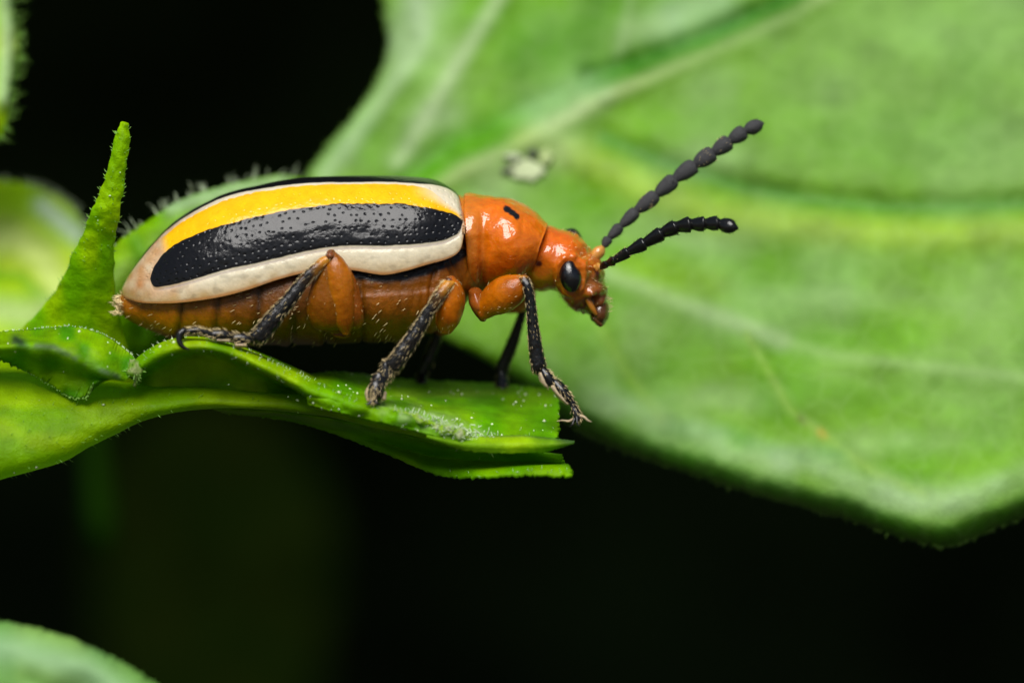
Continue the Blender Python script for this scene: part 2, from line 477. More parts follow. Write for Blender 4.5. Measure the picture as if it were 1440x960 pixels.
# --- the broad leaf behind on the right
def broad_leaf():
    e = empty('broad_leaf', P(1100, 760, 2.0))
    tag(e, 'broad pale green leaf filling the right side behind the beetle\'s head and antennae', 'leaf')
    outline = [(560, -60), (541, 10), (546, 60), (532, 110), (500, 160), (462, 205), (430, 255), (440, 330), (500, 400), (560, 440), (617, 474), (686, 509),
               (740, 548), (790, 588), (850, 622), (930, 652), (1050, 692), (1200, 732), (1275, 758), (1335, 767), (1385, 748), (1440, 728), (1520, 700), (1600, 640),
               (1640, 400), (1600, 100), (1500, -80), (1000, -100)]
    mid = [(560, 285), (640, 240), (740, 192), (850, 132), (960, 80), (1100, 15), (1200, -40)]
    v_up1 = [(560, 230), (590, 180), (640, 95), (700, 0), (720, -40)]
    v_up2 = [(455, 245), (500, 190), (560, 110), (600, 60), (580, -20)]
    v_up3 = [(850, 130), (872, 70), (885, 0), (880, -50)]
    v_r1 = [(735, 195), (820, 222), (900, 262), (1000, 300), (1150, 320), (1300, 330), (1450, 325)]
    v_r2 = [(700, 330), (800, 365), (900, 400), (1000, 440), (1100, 478), (1180, 500), (1300, 515), (1450, 530)]
    v_r3 = [(1050, 470), (1085, 530), (1110, 575), (1170, 620), (1230, 665), (1300, 695)]
    v_r4 = [(820, 400), (850, 470), (885, 530), (930, 590)]
    fur1 = [(850, 195), (930, 228), (1040, 262), (1130, 280), (1240, 292), (1340, 292), (1460, 286)]
    fur2 = [(830, 112), (900, 90), (990, 55), (1110, 0), (1150, -30)]
    fur3 = [(570, 260), (640, 205), (720, 170), (790, 140)]
    fur4 = [(950, 600), (1030, 612), (1100, 640), (1180, 640)]
    def yf(px, py, d):
        z = (480 - py) / 100; x = (px - 720) / 100
        y = 4.0 + 0.5 * z - 0.13 * x + 0.025 * (x - 3) ** 2 * 0.4
        def rel(line, w, a, taper=None):
            q, t = poly_dist(px, py, line); k = a * np.exp(-(q / w) ** 2)
            if taper: k = k * (1 - taper * t)
            return k
        y += rel(mid, 26, -0.22, 0.3) + rel(v_up1, 24, -0.17) + rel(v_up2, 24, -0.12) + rel(v_up3, 18, -0.1)
        y += rel(v_r1, 30, -0.09) + rel(v_r2, 28, -0.12) + rel(v_r3, 14, 0.05) + rel(v_r4, 20, 0.06)
        y += rel(fur1, 19, 0.15) + rel(fur2, 17, 0.26) + rel(fur3, 22, 0.14) + rel(fur4, 20, 0.06)
        s = np.stack([px, py, 0 * px], -1)
        y += 0.14 * vn(s, 1 / 120, 4) + 0.045 * vn(s, 1 / 45, 5) + 0.008 * vn(s, 1 / 17, 6)
        # margin rolls away from the viewer, most along the lower edge
        low = ss(430, 620, py) * ss(600, 760, px)
        w = 18 + 16 * low
        y += (0.12 + 0.34 * low) * np.clip(1 - d / w, 0, 1) ** 2
        # gentle swell just inside the lower margin
        y += -0.16 * low * np.exp(-((d - 62) / 30) ** 2)
        return y
    def colf(px, py, d, y):
        s = np.stack([px, py, 0 * px], -1)
        c = mixc(GREEN_MID, [0.12, 0.33, 0.001], ss(-0.2, 0.6, vn(s, 1 / 90, 9)))
        c = c + (np.asarray(SAGE) - c) * (0.45 * ss(-0.1, 0.7, vn(s, 1 / 80, 11)))[:, None]  # sage patches paint part of the blade's sheen
        c = c + ([0.21, 0.39, 0.10] - c) * (0.5 * ss(800, 1250, px) * ss(460, 100, py))[:, None]
        def ad(line, w, target, a):
            nonlocal c
            q, t = poly_dist(px, py, line); c = c + (np.asarray(target) - c) * (a * np.exp(-(q / w) ** 2))[:, None]
        for (cx, cy, rx, ry, w) in ((600, 70, 60, 40, .5), (610, 165, 45, 25, .6), (760, 200, 70, 22, .5), (930, 40, 70, 25, .5), (700, 300, 70, 50, .35), (980, 230, 80, 22, .4), (950, 330, 120, 24, .35),
                                    (900, 470, 60, 60, .35), (1010, 560, 90, 22, .4), (1080, 640, 110, 16, .5), (1280, 700, 110, 22, .55), (1250, 620, 90, 20, .35), (1180, 420, 120, 20, .3), (860, 575, 60, 18, .5), (1380, 420, 60, 60, .3), (620, 225, 60, 14, .5)):
            q = ((px - cx) / rx) ** 2 + ((py - cy) / ry) ** 2 + 0.5 * vn(s, 1 / 30, 31)
            c = c + (np.array([0.38, 0.56, 0.25]) - c) * (w * np.exp(-np.maximum(q, 0)))[:, None]  # pale patches: whitish sheen painted into the colour
        for (cx, cy, rx, ry, w) in ((1150, 480, 70, 18, .4), (1100, 545, 60, 26, .4), (1200, 560, 90, 26, .4), (960, 500, 50, 40, .4), (880, 360, 60, 20, .3), (1010, 170, 70, 25, .3), (1380, 600, 50, 50, .35), (520, 190, 14, 60, .5), (690, 150, 40, 30, .3)):
            q = ((px - cx) / rx) ** 2 + ((py - cy) / ry) ** 2 + 0.5 * vn(s, 1 / 30, 32)
            c = c + (np.array([0.12, 0.36, 0.006]) - c) * (w * np.exp(-np.maximum(q, 0)))[:, None]
        ad(mid, 15, [0.55, 0.6, 0.28], 0.8); ad(v_up1, 13, [0.5, 0.62, 0.36], 0.55); ad(v_up2, 18, [0.45, 0.6, 0.36], 0.5); ad(v_up3, 14, [0.42, 0.55, 0.28], 0.5)
        ad(v_r1, 24, [0.36, 0.53, 0.05], 0.6); ad(v_r2[:5], 14, [0.44, 0.6, 0.3], 0.55); ad(v_r2[4:], 9, [0.36, 0.54, 0.2], 0.35); ad(v_r3, 6, [0.26, 0.45, 0.06], 0.7); ad(v_r4, 9, [0.22, 0.42, 0.03], 0.6)
        ad(fur1, 12, [0.04, 0.2, 0.02], 0.65); ad(fur2, 24, [0.035, 0.2, 0.001], 1.0); ad([(690, 245), (780, 215)], 26, [0.42, 0.55, 0.25], 0.5); ad(fur3, 20, [0.09, 0.32, 0.01], 0.7); ad(fur4, 14, [0.09, 0.27, 0.06], 0.5)  # furrow lines: shade in the folds painted over the relief
        ad([(740, 80), (820, 50), (850, 0)], 48, [0.08, 0.27, 0.001], 0.9); ad([(560, 280), (640, 215), (700, 190)], 26, [0.08, 0.3, 0.001], 0.85); ad([(520, 215), (600, 90), (640, 0)], 15, [0.14, 0.36, 0.003], 0.6)
        ad([(880, 370), (1000, 400), (930, 390)], 26, [0.22, 0.43, 0.01], 0.6); ad([(1153, 606), (1158, 612)], 5, [0.5, 0.3, 0.03], 0.7); ad([(1125, 588), (1130, 592)], 5, [0.1, 0.12, 0.02], 0.7)
        ad([(760, 160), (820, 130)], 36, [0.36, 0.56, 0.28], 0.5); ad([(950, 20), (1010, 0)], 30, [0.34, 0.52, 0.3], 0.5)
        ad([(560, 60), (600, 0)], 40, [0.4, 0.55, 0.32], 0.5)
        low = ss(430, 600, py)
        k = low * ss(40, 14, d + 6 * vn(s, 1 / 20, 41)); c = c + ([0.05, 0.22, 0.01] - c) * (0.8 * k)[:, None]  # rolled-under lower rim: its shade is put into the colour
        c = c + ([0.36, 0.54, 0.26] - c) * ((0.4 + 0.35 * vn(s, 1 / 30, 43)) * low * np.exp(-((d - 55) / 24) ** 2))[:, None]  # lit band inside the rim, painted paler
        c = c * (0.93 + 0.14 * vn(s, 1 / 55, 51) + 0.06 * vn(s, 1 / 8, 3) + 0.06 * vn(s, 1 / 20, 52))[:, None]
        return np.clip(c, 0.001, 1)
    o, ol, olW, data = leaf_sheet('blade', outline, yf, colf, M['leaf_net'], e, step=7, n_out=560, jag=0.9, thick=0.07)
    px = ol[:, 0]; py = ol[:, 1]
    edge_hairs('leaf_hairs', e, olW, M['leaf_hair_green'], 2600, 0.07, 0.007, keep=(py > 560) | (px < 560), seed=4, inward=0.25)
    return yf
BL = broad_leaf()

def debris():
    # pale dried crust with dark crumbs lying on the broad leaf's midrib
    e = empty('dried_crust', P(740, 262, BL(np.array([740.0]), np.array([240.0]), np.array([200.0]))[0]))
    tag(e, 'blurred whitish crust with dark crumbs stuck on the broad leaf\'s midrib above the beetle', 'leaf debris')
    def blob(name, cx, cy, rx, ry, c, seed):
        a = np.linspace(0, 2 * math.pi, 20, endpoint=False); r = np.linspace(0.02, 1, 8)
        rr, aa = np.meshgrid(r, a, indexing='ij')
        k = 1 + 0.3 * vn2(np.cos(aa) * 2, np.sin(aa) * 2, 1.3, seed)
        px = cx + rx * rr * k * np.cos(aa); py = cy + ry * rr * k * np.sin(aa)
        y0 = BL(px.ravel(), py.ravel(), np.full(px.size, 200.0)).reshape(px.shape)
        y = y0 - 0.02 - 0.07 * np.sqrt(np.clip(1 - rr ** 2, 0, 1)) + 0.06 * (rr > 0.98) + 0.03 * vn2(px, py, 1 / 6, seed)
        col = np.tile(np.array(c, float), (px.size, 1))
        add_obj(name, grid_mesh(name, PA(np.stack([px, py, y], -1)), True, col, True), M['frass'], e)
    blob('crust', 742, 240, 26, 16, (0.5, 0.58, 0.32), 1)
    blob('crust', 768, 222, 11, 13, (0.4, 0.5, 0.2), 2)
    blob('crust', 722, 222, 14, 7, (0.4, 0.46, 0.28), 5)
    blob('crumb', 713, 240, 11, 4, (0.12, 0.12, 0.09), 3)
    blob('crumb', 749, 216, 8, 7, (0.07, 0.08, 0.06), 4)
debris()

def simple_leaf(name, label, outline, y0, ygrad, col, mat='leaf', step=10, veins=(), hair=0, hl=0.1, curl=0.25, jag=0.8, seed=1, curlw=30, n_out=240, wob=0.15, thick=0.06):
    def yf(px, py, d):
        x = (px - outline[0][0]) / 100; z = (outline[0][1] - py) / 100
        y = y0 + ygrad[0] * x + ygrad[1] * z
        s = np.stack([px, py, 0 * px], -1)
        y = y + wob * vn(s, 1 / 70, seed) + 0.02 * vn(s, 1 / 20, seed + 1)
        for ln, w, a, *_ in veins:
            q, t = poly_dist(px, py, ln); y = y + a * np.exp(-(q / w) ** 2)
        return y + curl * np.clip(1 - d / curlw, 0, 1) ** 2
    def colf(px, py, d, y):
        s = np.stack([px, py, 0 * px], -1)
        c = mixc(col, np.asarray(col) * [1.5, 1.15, 1.2], ss(-0.4, 0.6, vn(s, 1 / 50, seed + 3)))
        for v in veins:
            if len(v) > 3:
                q, t = poly_dist(px, py, v[0]); c = c + (np.asarray(v[3]) - c) * (0.8 * np.exp(-(q / v[1]) ** 2))[:, None]
        return c
    c0 = np.mean(outline, 0)
    e = empty(name, P(c0[0], c0[1], y0)); tag(e, label, 'leaf')
    o, ol, olW, data = leaf_sheet('blade', outline, yf, colf, M[mat], e, step=step, n_out=n_out, jag=jag, seed=seed, thick=thick)
    if hair: edge_hairs('leaf_hairs', e, olW, M['leaf_hair_green' if hair < 100 else 'leaf_hair'], hair, hl, 0.007, seed=seed)
    return e, yf, ol, olW

simple_leaf('leaf', 'strongly blurred yellow-green leaf at the left edge behind the upright leaf tip',
    [(-60, 258), (0, 254), (50, 262), (95, 284), (122, 318), (150, 360), (170, 440), (120, 520), (-60, 540), (-120, 400)],
    6.0, (0.1, 1.1), (0.27, 0.5, 0.001), veins=[([(-60, 330), (20, 335), (60, 360), (90, 420)], 24, -0.2, (0.62, 0.74, 0.22)), ([(-60, 385), (30, 390), (70, 430)], 9, 0.1, (0.16, 0.38, 0.01)), ([(-60, 430), (40, 440), (110, 430)], 20, -0.1, (0.42, 0.56, 0.2)), ([(60, 290), (110, 330)], 14, -0.2, (0.4, 0.5, 0.42))],
    hair=150, seed=21, curl=0.3)
simple_leaf('leaf', 'sliver of bright hairy leaf in the top left corner of the picture',
    [(-100, -60), (10, -60), (22, 20), (26, 70), (20, 120), (10, 165), (-10, 200), (-100, 220)],
    4.5, (0.1, 0.5), (0.26, 0.5, 0.003), hair=90, hl=0.2, seed=22, veins=[([(5, -60), (12, 40), (8, 140)], 12, -0.15, (0.4, 0.55, 0.3))])
simple_leaf('leaf', 'pale sage leaf with a smooth green margin cut by the bottom left corner',
    [(-120, 860), (-40, 868), (20, 876), (70, 887), (120, 905), (170, 930), (215, 958), (260, 1000), (200, 1080), (-100, 1080)],
    -2.6, (-0.15, 0.2), (0.13, 0.32, 0.05), seed=23, curl=0.35, curlw=36, veins=[([(-100, 905), (20, 912), (120, 940), (200, 1000)], 26, -0.1, (0.26, 0.44, 0.22)), ([(40, 960), (120, 1000)], 14, 0.1, (0.2, 0.42, 0.1))])
simple_leaf('leaf', 'hairy green leaf rising directly behind the tail end of the beetle',
    [(125, 480), (140, 400), (154, 358), (170, 338), (205, 312), (245, 286), (290, 268), (340, 255), (400, 246), (450, 262), (480, 300), (480, 380), (440, 440), (380, 470),
     (280, 492), (215, 510), (160, 525), (130, 520)],
    1.75, (0.68, 0.1), (0.17, 0.40, 0.001), mat='leaf_wet', step=7, hair=130, hl=0.17, seed=24, curl=0.25, wob=0.2,
    veins=[([(40, 470), (150, 400), (260, 320), (400, 262)], 16, -0.06, (0.28, 0.45, 0.08)), ([(240, 292), (320, 268), (400, 255)], 12, -0.05, (0.38, 0.52, 0.3)), ([(190, 340), (215, 400), (200, 470)], 14, 0.12, (0.1, 0.3, 0.01))], n_out=400)

# dim blurred stalk low on the left, its shade put into the colour
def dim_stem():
    e = empty('dark_stem', P(150, 800, 16)); tag(e, 'dim out of focus green stalk hanging below the perch, shade put into its colour', 'stem')
    m = leafmat('shade_tinted_stem', (0.006, 0.022, 0.001), trans=0.0, spec=0.0)  # near-black green carries the stalk's shade
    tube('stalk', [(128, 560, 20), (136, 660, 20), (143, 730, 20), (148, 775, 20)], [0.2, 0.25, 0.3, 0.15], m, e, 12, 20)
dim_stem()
simple_leaf('leaf', 'out of focus leaf below the beetle, its gloom put into a near-black green',
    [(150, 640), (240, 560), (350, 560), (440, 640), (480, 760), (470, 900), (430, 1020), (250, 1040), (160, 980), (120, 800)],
    62.0, (0.1, 0.6), (0.004, 0.009, 0.001), mat='leaf_dull', seed=29, curl=0.5, step=16, wob=0.5)  # leaf green darkened almost to black in place of shade

# ------------------------------------------------------------------ the chewed leaf the beetle stands on
PERCH = empty('chewed_leaf', P(0, 620, 0.3))
tag(PERCH, 'bright green chewed and curled leaf with thick stalk that the beetle stands on', 'leaf')

def patch(name, rows, mat, parent, nu=90, nv=24, colf=None, jag=(0.0, 0.0), thick=0.05, seed=1, relief=0.02, flip=False, jagx=0.0):
    """rows of control points (px,py,y), every row the same length"""
    A = np.asarray(rows, float)                       # r, c, 3
    r, c = A.shape[:2]
    B = np.stack([crom(A[i], nu) for i in range(r)], 0)    # r, nu, 3
    G = crom(B.reshape(r, -1), nv).reshape(nv, nu, 3)      # nv, nu, 3
    rg = np.random.default_rng(seed)
    for row, a in ((0, jag[0]), (-1, jag[1])):
        if a:
            n = rg.normal(size=nu) * a; n = n * 0.7 + np.abs(np.roll(n, 1)) * 0.5
            w = np.linspace(1, 0, nv) if row == 0 else np.linspace(0, 1, nv)
            G[:, :, 1] += (w ** 8)[:, None] * (-n if row == 0 else n)[None, :]
    if jagx:
        G[:, -3:, 0] += rg.normal(size=(nv, 1)) * jagx * np.array([0.2, 0.5, 1.0])
    G[:, :, 2] += relief * vn(np.stack([G[..., 0], G[..., 1], G[..., 2] * 60], -1), 1 / 30, seed) * 2 + relief * 0.5 * vn(G * [1, 1, 60], 1 / 11, seed + 2)
    W = PA(G); col = colf(G) if colf is not None else None
    me = grid_mesh(name, W, False, col); o = add_obj(name, me, mat, parent)
    if flip: me.flip_normals()
    s = o.modifiers.new('thickness', 'SOLIDIFY'); s.thickness = thick; s.offset = 0
    N = grid_normals(W, False)
    return o, W, N, G

def gcol(a, b, sc=1 / 40, seed=1, extra=None):
    def f(G):
        s = G * [1, 1, 40]
        c = mixc(a, b, ss(-0.5, 0.5, vn(s, sc, seed))) * (1 + 0.12 * vn(s, 1 / 7, seed + 1))[..., None]
        if extra is not None: c = extra(G, c)
        return c
    return f

def specks(name, parent, W, N, n, size, seed, mask=None):
    """tiny pale grains lying on a surface, one mesh"""
    b, nn, t = scatter(W, N, n, seed, mask)
    rg = np.random.default_rng(seed); n = len(b)
    s = size * (0.25 + rg.random((n, 1)) ** 4 * 1.2)
    up = np.where((nn[:, 1:2] > 0), -nn, nn)
    V = []
    dirs = np.array([[1, 0, 0], [-1, 0, 0], [0, 1, 0], [0, -1, 0], [0, 0, 1], [0, 0, -1]], float)
    for d in dirs: V.append(b + up * s * 0.4 + d * s * (0.6 + 0.8 * rg.random((n, 1))))
    V = np.stack(V, 1).reshape(-1, 3)
    f = np.array([(0, 2, 4), (2, 1, 4), (1, 3, 4), (3, 0, 4), (2, 0, 5), (1, 2, 5), (3, 1, 5), (0, 3, 5)])
    F = (f[None] + (np.arange(n) * 6)[:, None, None]).reshape(-1, 3)
    o = add_obj(name, raw_mesh(name, V, F), M['speck'], parent); o['kind'] = 'stuff'; return o

def perch():
    Yel = (0.36, 0.55, 0.003); Mid = (0.17, 0.42, 0.001); Deep = (0.07, 0.24, 0.001)
    lw = M['leaf_wet']
    # stalk / midrib
    def colr(G, W):
        s = G * [1, 3, 30]
        return mixc((0.17, 0.36, 0.001), (0.27, 0.45, 0.002), ss(-0.5, 0.5, vn(s, 1 / 60, 3))) * (1 + 0.08 * vn(G * [1, 4, 40], 1 / 14, 5))[..., None]
    pr = [(-80, 520, -90, 700, 0.5, 0.7), (0, 515, 0, 675, 0.5, 0.7), (70, 525, 80, 652, 0.5, 0.62), (140, 535, 150, 615, 0.5, 0.5), (205, 540, 212, 589, 0.5, 0.38), (260, 543, 265, 577, 0.5, 0.3),
          (330, 548, 335, 574, 0.5, 0.25), (420, 555, 425, 581, 0.35, 0.25), (500, 568, 505, 596, 0.2, 0.22), (570, 582, 575, 612, 0.1, 0.2), (630, 600, 635, 626, 0.0, 0.16), (680, 612, 683, 634, 0.0, 0.12)]
    o, W, N, G = loft('stalk', pr, lw, PERCH, 160, 40, 2.2, colr, lambda G, W: 0.02 * vn(G * [0.2, 1, 40], 1 / 12, 4), rnd=(False, True), tilt=0.7)
    b, n, t = scatter(W, N, 260, 5, mask=(G[..., 2] < 0.3) & (G[..., 0] > 0))
    hairs('stalk_hairs', PERCH, M['leaf_hair_green'], b, n + t * 0.5, 0.05 + 0.05 * RNG.random(len(b)), 0.005, seed=3)
    specks('wax_grains', PERCH, W, N, 60, 0.018, 6, mask=(G[..., 2] < 0.3) & (G[..., 0] > 0) & (G[..., 0] < 220))
    # arched blade: rim in front, a dark hollow under it, running down to the stalk
    rim_t = [(178, 520, 0.1), (200, 500, 0.0), (228, 484, -0.1), (262, 477, -0.15), (300, 480, -0.2), (340, 492, -0.2), (380, 510, -0.2), (418, 528, -0.2), (440, 540, -0.25), (468, 552, -0.35), (500, 566, -0.5)]
    back = [(190, 512, 0.9), (208, 494, 0.9), (235, 480, 0.8), (265, 474, 0.7), (300, 476, 0.7), (340, 487, 0.8), (382, 503, 0.9), (420, 520, 1.0), (442, 530, 0.9), (472, 545, 0.4), (503, 563, -0.3)]
    rim_b = [(183, 530, -0.05), (206, 513, -0.2), (235, 497, -0.32), (268, 490, -0.4), (303, 492, -0.42), (340, 505, -0.42), (378, 523, -0.4), (415, 542, -0.38), (437, 555, -0.4), (465, 563, -0.45), (498, 574, -0.54)]
    under = [(190, 534, 0.5), (212, 520, 0.35), (240, 505, 0.35), (272, 497, 0.35), (305, 500, 0.35), (338, 512, 0.35), (372, 528, 0.35), (410, 545, 0.5), (432, 558, 0.2), (462, 568, -0.2), (498, 577, -0.48)]
    pock = [(192, 540, 0.8), (215, 532, 0.5), (243, 526, 0.5), (275, 522, 0.5), (305, 524, 0.5), (338, 532, 0.5), (372, 542, 0.5), (410, 552, 0.75), (432, 562, 0.4), (462, 571, -0.1), (498, 579, -0.45)]
    foot = [(195, 556, 0.4), (218, 556, 0.45), (246, 556, 0.5), (278, 558, 0.5), (308, 560, 0.5), (340, 562, 0.45), (374, 566, 0.4), (410, 570, 0.3), (432, 574, 0.15), (462, 577, -0.15), (498, 582, -0.45)]
    o, W, N, G = patch('curled_blade', [back, rim_t, rim_b, under, pock, foot], lw, PERCH, 120, 60, gcol(Yel, Mid, seed=4), seed=3, thick=0.03, relief=0.012)
    nv = 60; k = np.zeros(W.shape[:2], bool); k[6:26] = True
    b, n, t = scatter(W, N, 420, 8, k); n = np.where(n[:, 1:2] > 0.2, -n, n)
    hairs('blade_hairs', PERCH, M['leaf_hair'], b, n * 0.7 + RNG.normal(size=b.shape) * 0.35, 0.03 + 0.05 * RNG.random(len(b)), 0.005, seed=4)
    specks('wax_grains', PERCH, W, N, 60, 0.022, 9, k)
    # platform the middle and front feet stand on
    back = [(425, 530, 1.3), (470, 524, 1.7), (520, 530, 2.3), (580, 536, 2.5), (640, 538, 2.5), (700, 541, 2.5), (750, 546, 2.3), (786, 553, 1.9)]
    m1 = [(428, 536, 0.5), (475, 536, 0.8), (530, 544, 1.3), (590, 552, 1.5), (648, 558, 1.5), (706, 564, 1.5), (752, 568, 1.4), (786, 572, 1.2)]
    m2 = [(430, 545, -0.1), (480, 551, -0.1), (538, 560, 0.2), (598, 570, 0.5), (655, 580, 0.5), (712, 590, 0.5), (754, 594, 0.5), (785, 596, 0.5)]
    fr = [(432, 556, -0.35), (485, 566, -0.5), (545, 577, -0.5), (605, 593, -0.4), (655, 606, -0.2), (705, 612, -0.1), (752, 612, 0.0), (784, 610, 0.1)]
    lip = [(434, 568, -0.3), (488, 582, -0.45), (548, 596, -0.5), (608, 612, -0.45), (655, 622, -0.3), (705, 622, -0.15), (752, 618, -0.05), (784, 616, 0.05)]
    def ex(G, c):
        q, t = poly_dist(G[..., 0], G[..., 1], [(540, 575), (600, 590), (650, 607), (690, 628)])
        c = c + (np.array([0.45, 0.58, 0.25]) - c) * (0.7 * np.exp(-(q / 12) ** 2) * ss(-0.5, 0.6, vn(G * [1, 1, 40], 1 / 9, 8)))[..., None]
        q, t = poly_dist(G[..., 0], G[..., 1], [(560, 556), (640, 556), (710, 552)])
        return c + (np.array([0.3, 0.5, 0.03]) - c) * (0.6 * np.exp(-(q / 5) ** 2))[..., None]
    o, W, N, G = patch('upper_blade', [back, m1, m2, fr, lip], lw, PERCH, 190, 60, gcol((0.12, 0.38, 0.001), (0.22, 0.46, 0.001), seed=6, extra=ex), jag=(1.2, 0.8), seed=7, thick=0.04, relief=0.05, jagx=1.6)
    specks('wax_grains', PERCH, W, N, 420, 0.024, 10)
    kb = np.zeros(W.shape[:2], bool); kb[:5] = True
    specks('wax_grains', PERCH, W, N, 120, 0.03, 44, kb)
    kb = (np.hypot((G[..., 0] - 722) / 28, (G[..., 1] - 562) / 14) < 1)
    specks('wax_grains', PERCH, W, N, 60, 0.035, 45, kb)
    def ds(G, W): return 0.05 * vn(W, 7, 3) + 0.035 * vn(W, 19, 4) + 0.02 * vn(W, 40, 6)
    def cs(G, W): return mixc((0.3, 0.5, 0.02), (0.58, 0.62, 0.34), ss(-0.2, 0.5, vn(W, 12, 5)) * ss(545, 620, G[..., 0])) * (1 - 0.5 * ss(0.45, 0.7, vn(W, 9, 8)))[..., None]
    o, W2, N2, G2 = loft('bitten_scar', [(555, 576, 553, 582, -0.46, 0.04), (590, 586, 587, 595, -0.44, 0.06), (622, 598, 618, 608, -0.38, 0.08), (652, 609, 647, 621, -0.32, 0.09), (684, 620, 680, 631, -0.26, 0.07), (705, 624, 702, 632, -0.22, 0.05)], lw, PERCH, 140, 40, 2, cs, ds)
    b, n, t = scatter(W2, N2, 320, 47)
    hairs('frayed_fibres', PERCH, M['leaf_hair'], b, n + RNG.normal(size=b.shape) * 0.5, 0.03 + 0.07 * RNG.random(len(b)), 0.007, seed=48)
    b, n, t = scatter(W, N, 260, 11, mask=np.arange(60)[:, None] + 0 * np.arange(190)[None] > 36); n = np.where(n[:, 1:2] > 0, -n, n)
    hairs('blade_hairs', PERCH, M['leaf_hair'], b, n + RNG.normal(size=b.shape) * 0.5, 0.04 + 0.06 * RNG.random(len(b)), 0.005, seed=6)
    k = np.zeros(W.shape[:2], bool); k[:3] = True
    b, n, t = scatter(W, N, 160, 12, k)
    hairs('edge_hairs', PERCH, M['leaf_hair'], b, np.array([0, 0, 1.0]) + RNG.normal(size=b.shape) * 0.5, 0.03 + 0.05 * RNG.random(len(b)), 0.005, seed=7)
    # ragged pale scar where the blade was bitten off
    b = PA(np.stack([RNG.normal(655, 38, 260), 0 * np.zeros(260), RNG.normal(-0.42, 0.05, 260)], -1))
    pxs = np.linspace(570, 700, 260); pys = 588 + (pxs - 570) * 0.27 + RNG.normal(size=260) * 6
    b = PA(np.stack([pxs, pys, -0.40 + (pxs - 570) / 500 + RNG.normal(size=260) * 0.03], -1))
    hairs('frayed_fibres', PERCH, M['leaf_hair'], b, RNG.normal(size=b.shape) * [1, 0.6, 0.8] + [0, -0.5, 0.5], 0.05 + 0.09 * RNG.random(260), 0.011, seed=8)
    # narrow torn strip ending in a dark point
    a = [(600, 612, -0.42), (640, 616, -0.3), (690, 614, -0.2), (735, 613, -0.2), (775, 617, -0.15), (808, 621, -0.1)]
    bb = [(600, 615, -0.42), (645, 630, -0.38), (690, 636, -0.35), (735, 636, -0.3), (770, 633, -0.2), (806, 623, -0.1)]
    def ex2(G, c):
        k = ss(770, 800, G[..., 0]); c = c + (np.array([0.03, 0.04, 0.02]) - c) * (0.85 * k)[..., None]
        q, t = poly_dist(G[..., 0], G[..., 1], [(680, 613), (735, 612), (775, 616), (808, 621)])
        return c + (np.array([0.05, 0.12, 0.04]) - c) * (0.8 * np.exp(-(q / 3.0) ** 2))[..., None]
    patch('torn_strip', [a, [( (p[0] + q[0]) / 2, (p[1] + q[1]) / 2, (p[2] + q[2]) / 2 - 0.1) for p, q in zip(a, bb)], bb], lw, PERCH, 90, 16, gcol(Yel, (0.2, 0.42, 0.01), seed=9, extra=ex2), jag=(0.4, 0.8), seed=11, thick=0.03, relief=0.01)
    # lower lobe hanging under it, its margin catching the light
    a = [(300, 574, 0.7), (380, 578, 0.6), (460, 588, 0.4), (530, 602, 0.2), (600, 618, 0.1), (680, 630, 0.0), (740, 634, 0.0), (788, 640, 0.0)]
    b2 = [(310, 577, 0.9), (390, 583, 0.9), (470, 600, 0.8), (540, 620, 0.7), (605, 640, 0.7), (670, 648, 0.6), (740, 650, 0.5), (795, 652, 0.4)]
    b3 = [(315, 579, 1.0), (395, 587, 1.0), (475, 608, 0.9), (545, 634, 0.6), (610, 658, 0.3), (672, 662, -0.1), (740, 658, -0.3), (800, 656, -0.3)]
    b4 = [(318, 580, 1.0), (398, 589, 1.0), (478, 612, 0.9), (550, 640, 0.6), (618, 668, 0.2), (672, 670, -0.3), (740, 667, -0.5), (805, 669, -0.5)]
    o, W, N, G = patch('lower_blade', [a, b2, b3, b4], lw, PERCH, 190, 40, gcol((0.11, 0.32, 0.001), (0.2, 0.42, 0.001), seed=12), jag=(0.0, 1.2), seed=13, thick=0.04, relief=0.02, jagx=1.5)
    k = np.zeros(W.shape[:2], bool); k[30:, 110:] = True
    b, n, t = scatter(W, N, 300, 14, k); n = np.where(n[:, 1:2] > 0, -n, n)
    hairs('edge_hairs', PERCH, M['leaf_hair'], b, n + RNG.normal(size=b.shape) * 0.5, 0.04 + 0.06 * RNG.random(len(b)), 0.005, seed=9)
    # curled fragment on the left with toothed dark lower edge
    t0 = [(-60, 470, 0.6), (0, 468, 0.5), (50, 464, 0.4), (100, 461, 0.3), (140, 470, 0.2), (170, 488, 0.1), (190, 506, 0.0)]
    t1 = [(-60, 480, 0.0), (0, 482, -0.1), (50, 478, -0.15), (95, 482, -0.2), (130, 496, -0.25), (160, 514, -0.25), (184, 526, -0.2)]
    t2 = [(-60, 486, -0.2), (0, 489, -0.3), (48, 488, -0.35), (88, 496, -0.4), (122, 512, -0.4), (152, 527, -0.35), (176, 534, -0.25)]
    t3 = [(-60, 498, 0.1), (0, 499, 0.05), (42, 508, 0.0), (82, 520, -0.05), (112, 530, -0.1), (136, 532, -0.15), (158, 532, -0.2)]
    t4 = [(-60, 500, 0.3), (-10, 500, 0.25), (30, 517, 0.2), (66, 536, 0.1), (98, 556, 0.0), (120, 557, -0.1), (132, 538, -0.2)]
    def ex3(G, c):
        q, t = poly_dist(G[..., 0], G[..., 1], [(20, 485), (75, 489), (110, 505), (140, 520), (165, 530)])
        c = c + (np.array([0.12, 0.16, 0.1]) - c) * (0.8 * np.exp(-(q / 3.5) ** 2) * ss(-0.6, 0.2, vn(G * [1, 1, 40], 1 / 10, 8)))[..., None]
        q, t = poly_dist(G[..., 0], G[..., 1], [(22, 478), (30, 484)])
        return c + (np.array([0.02, 0.03, 0.03]) - c) * (0.9 * np.exp(-(q / 7) ** 2))[..., None]
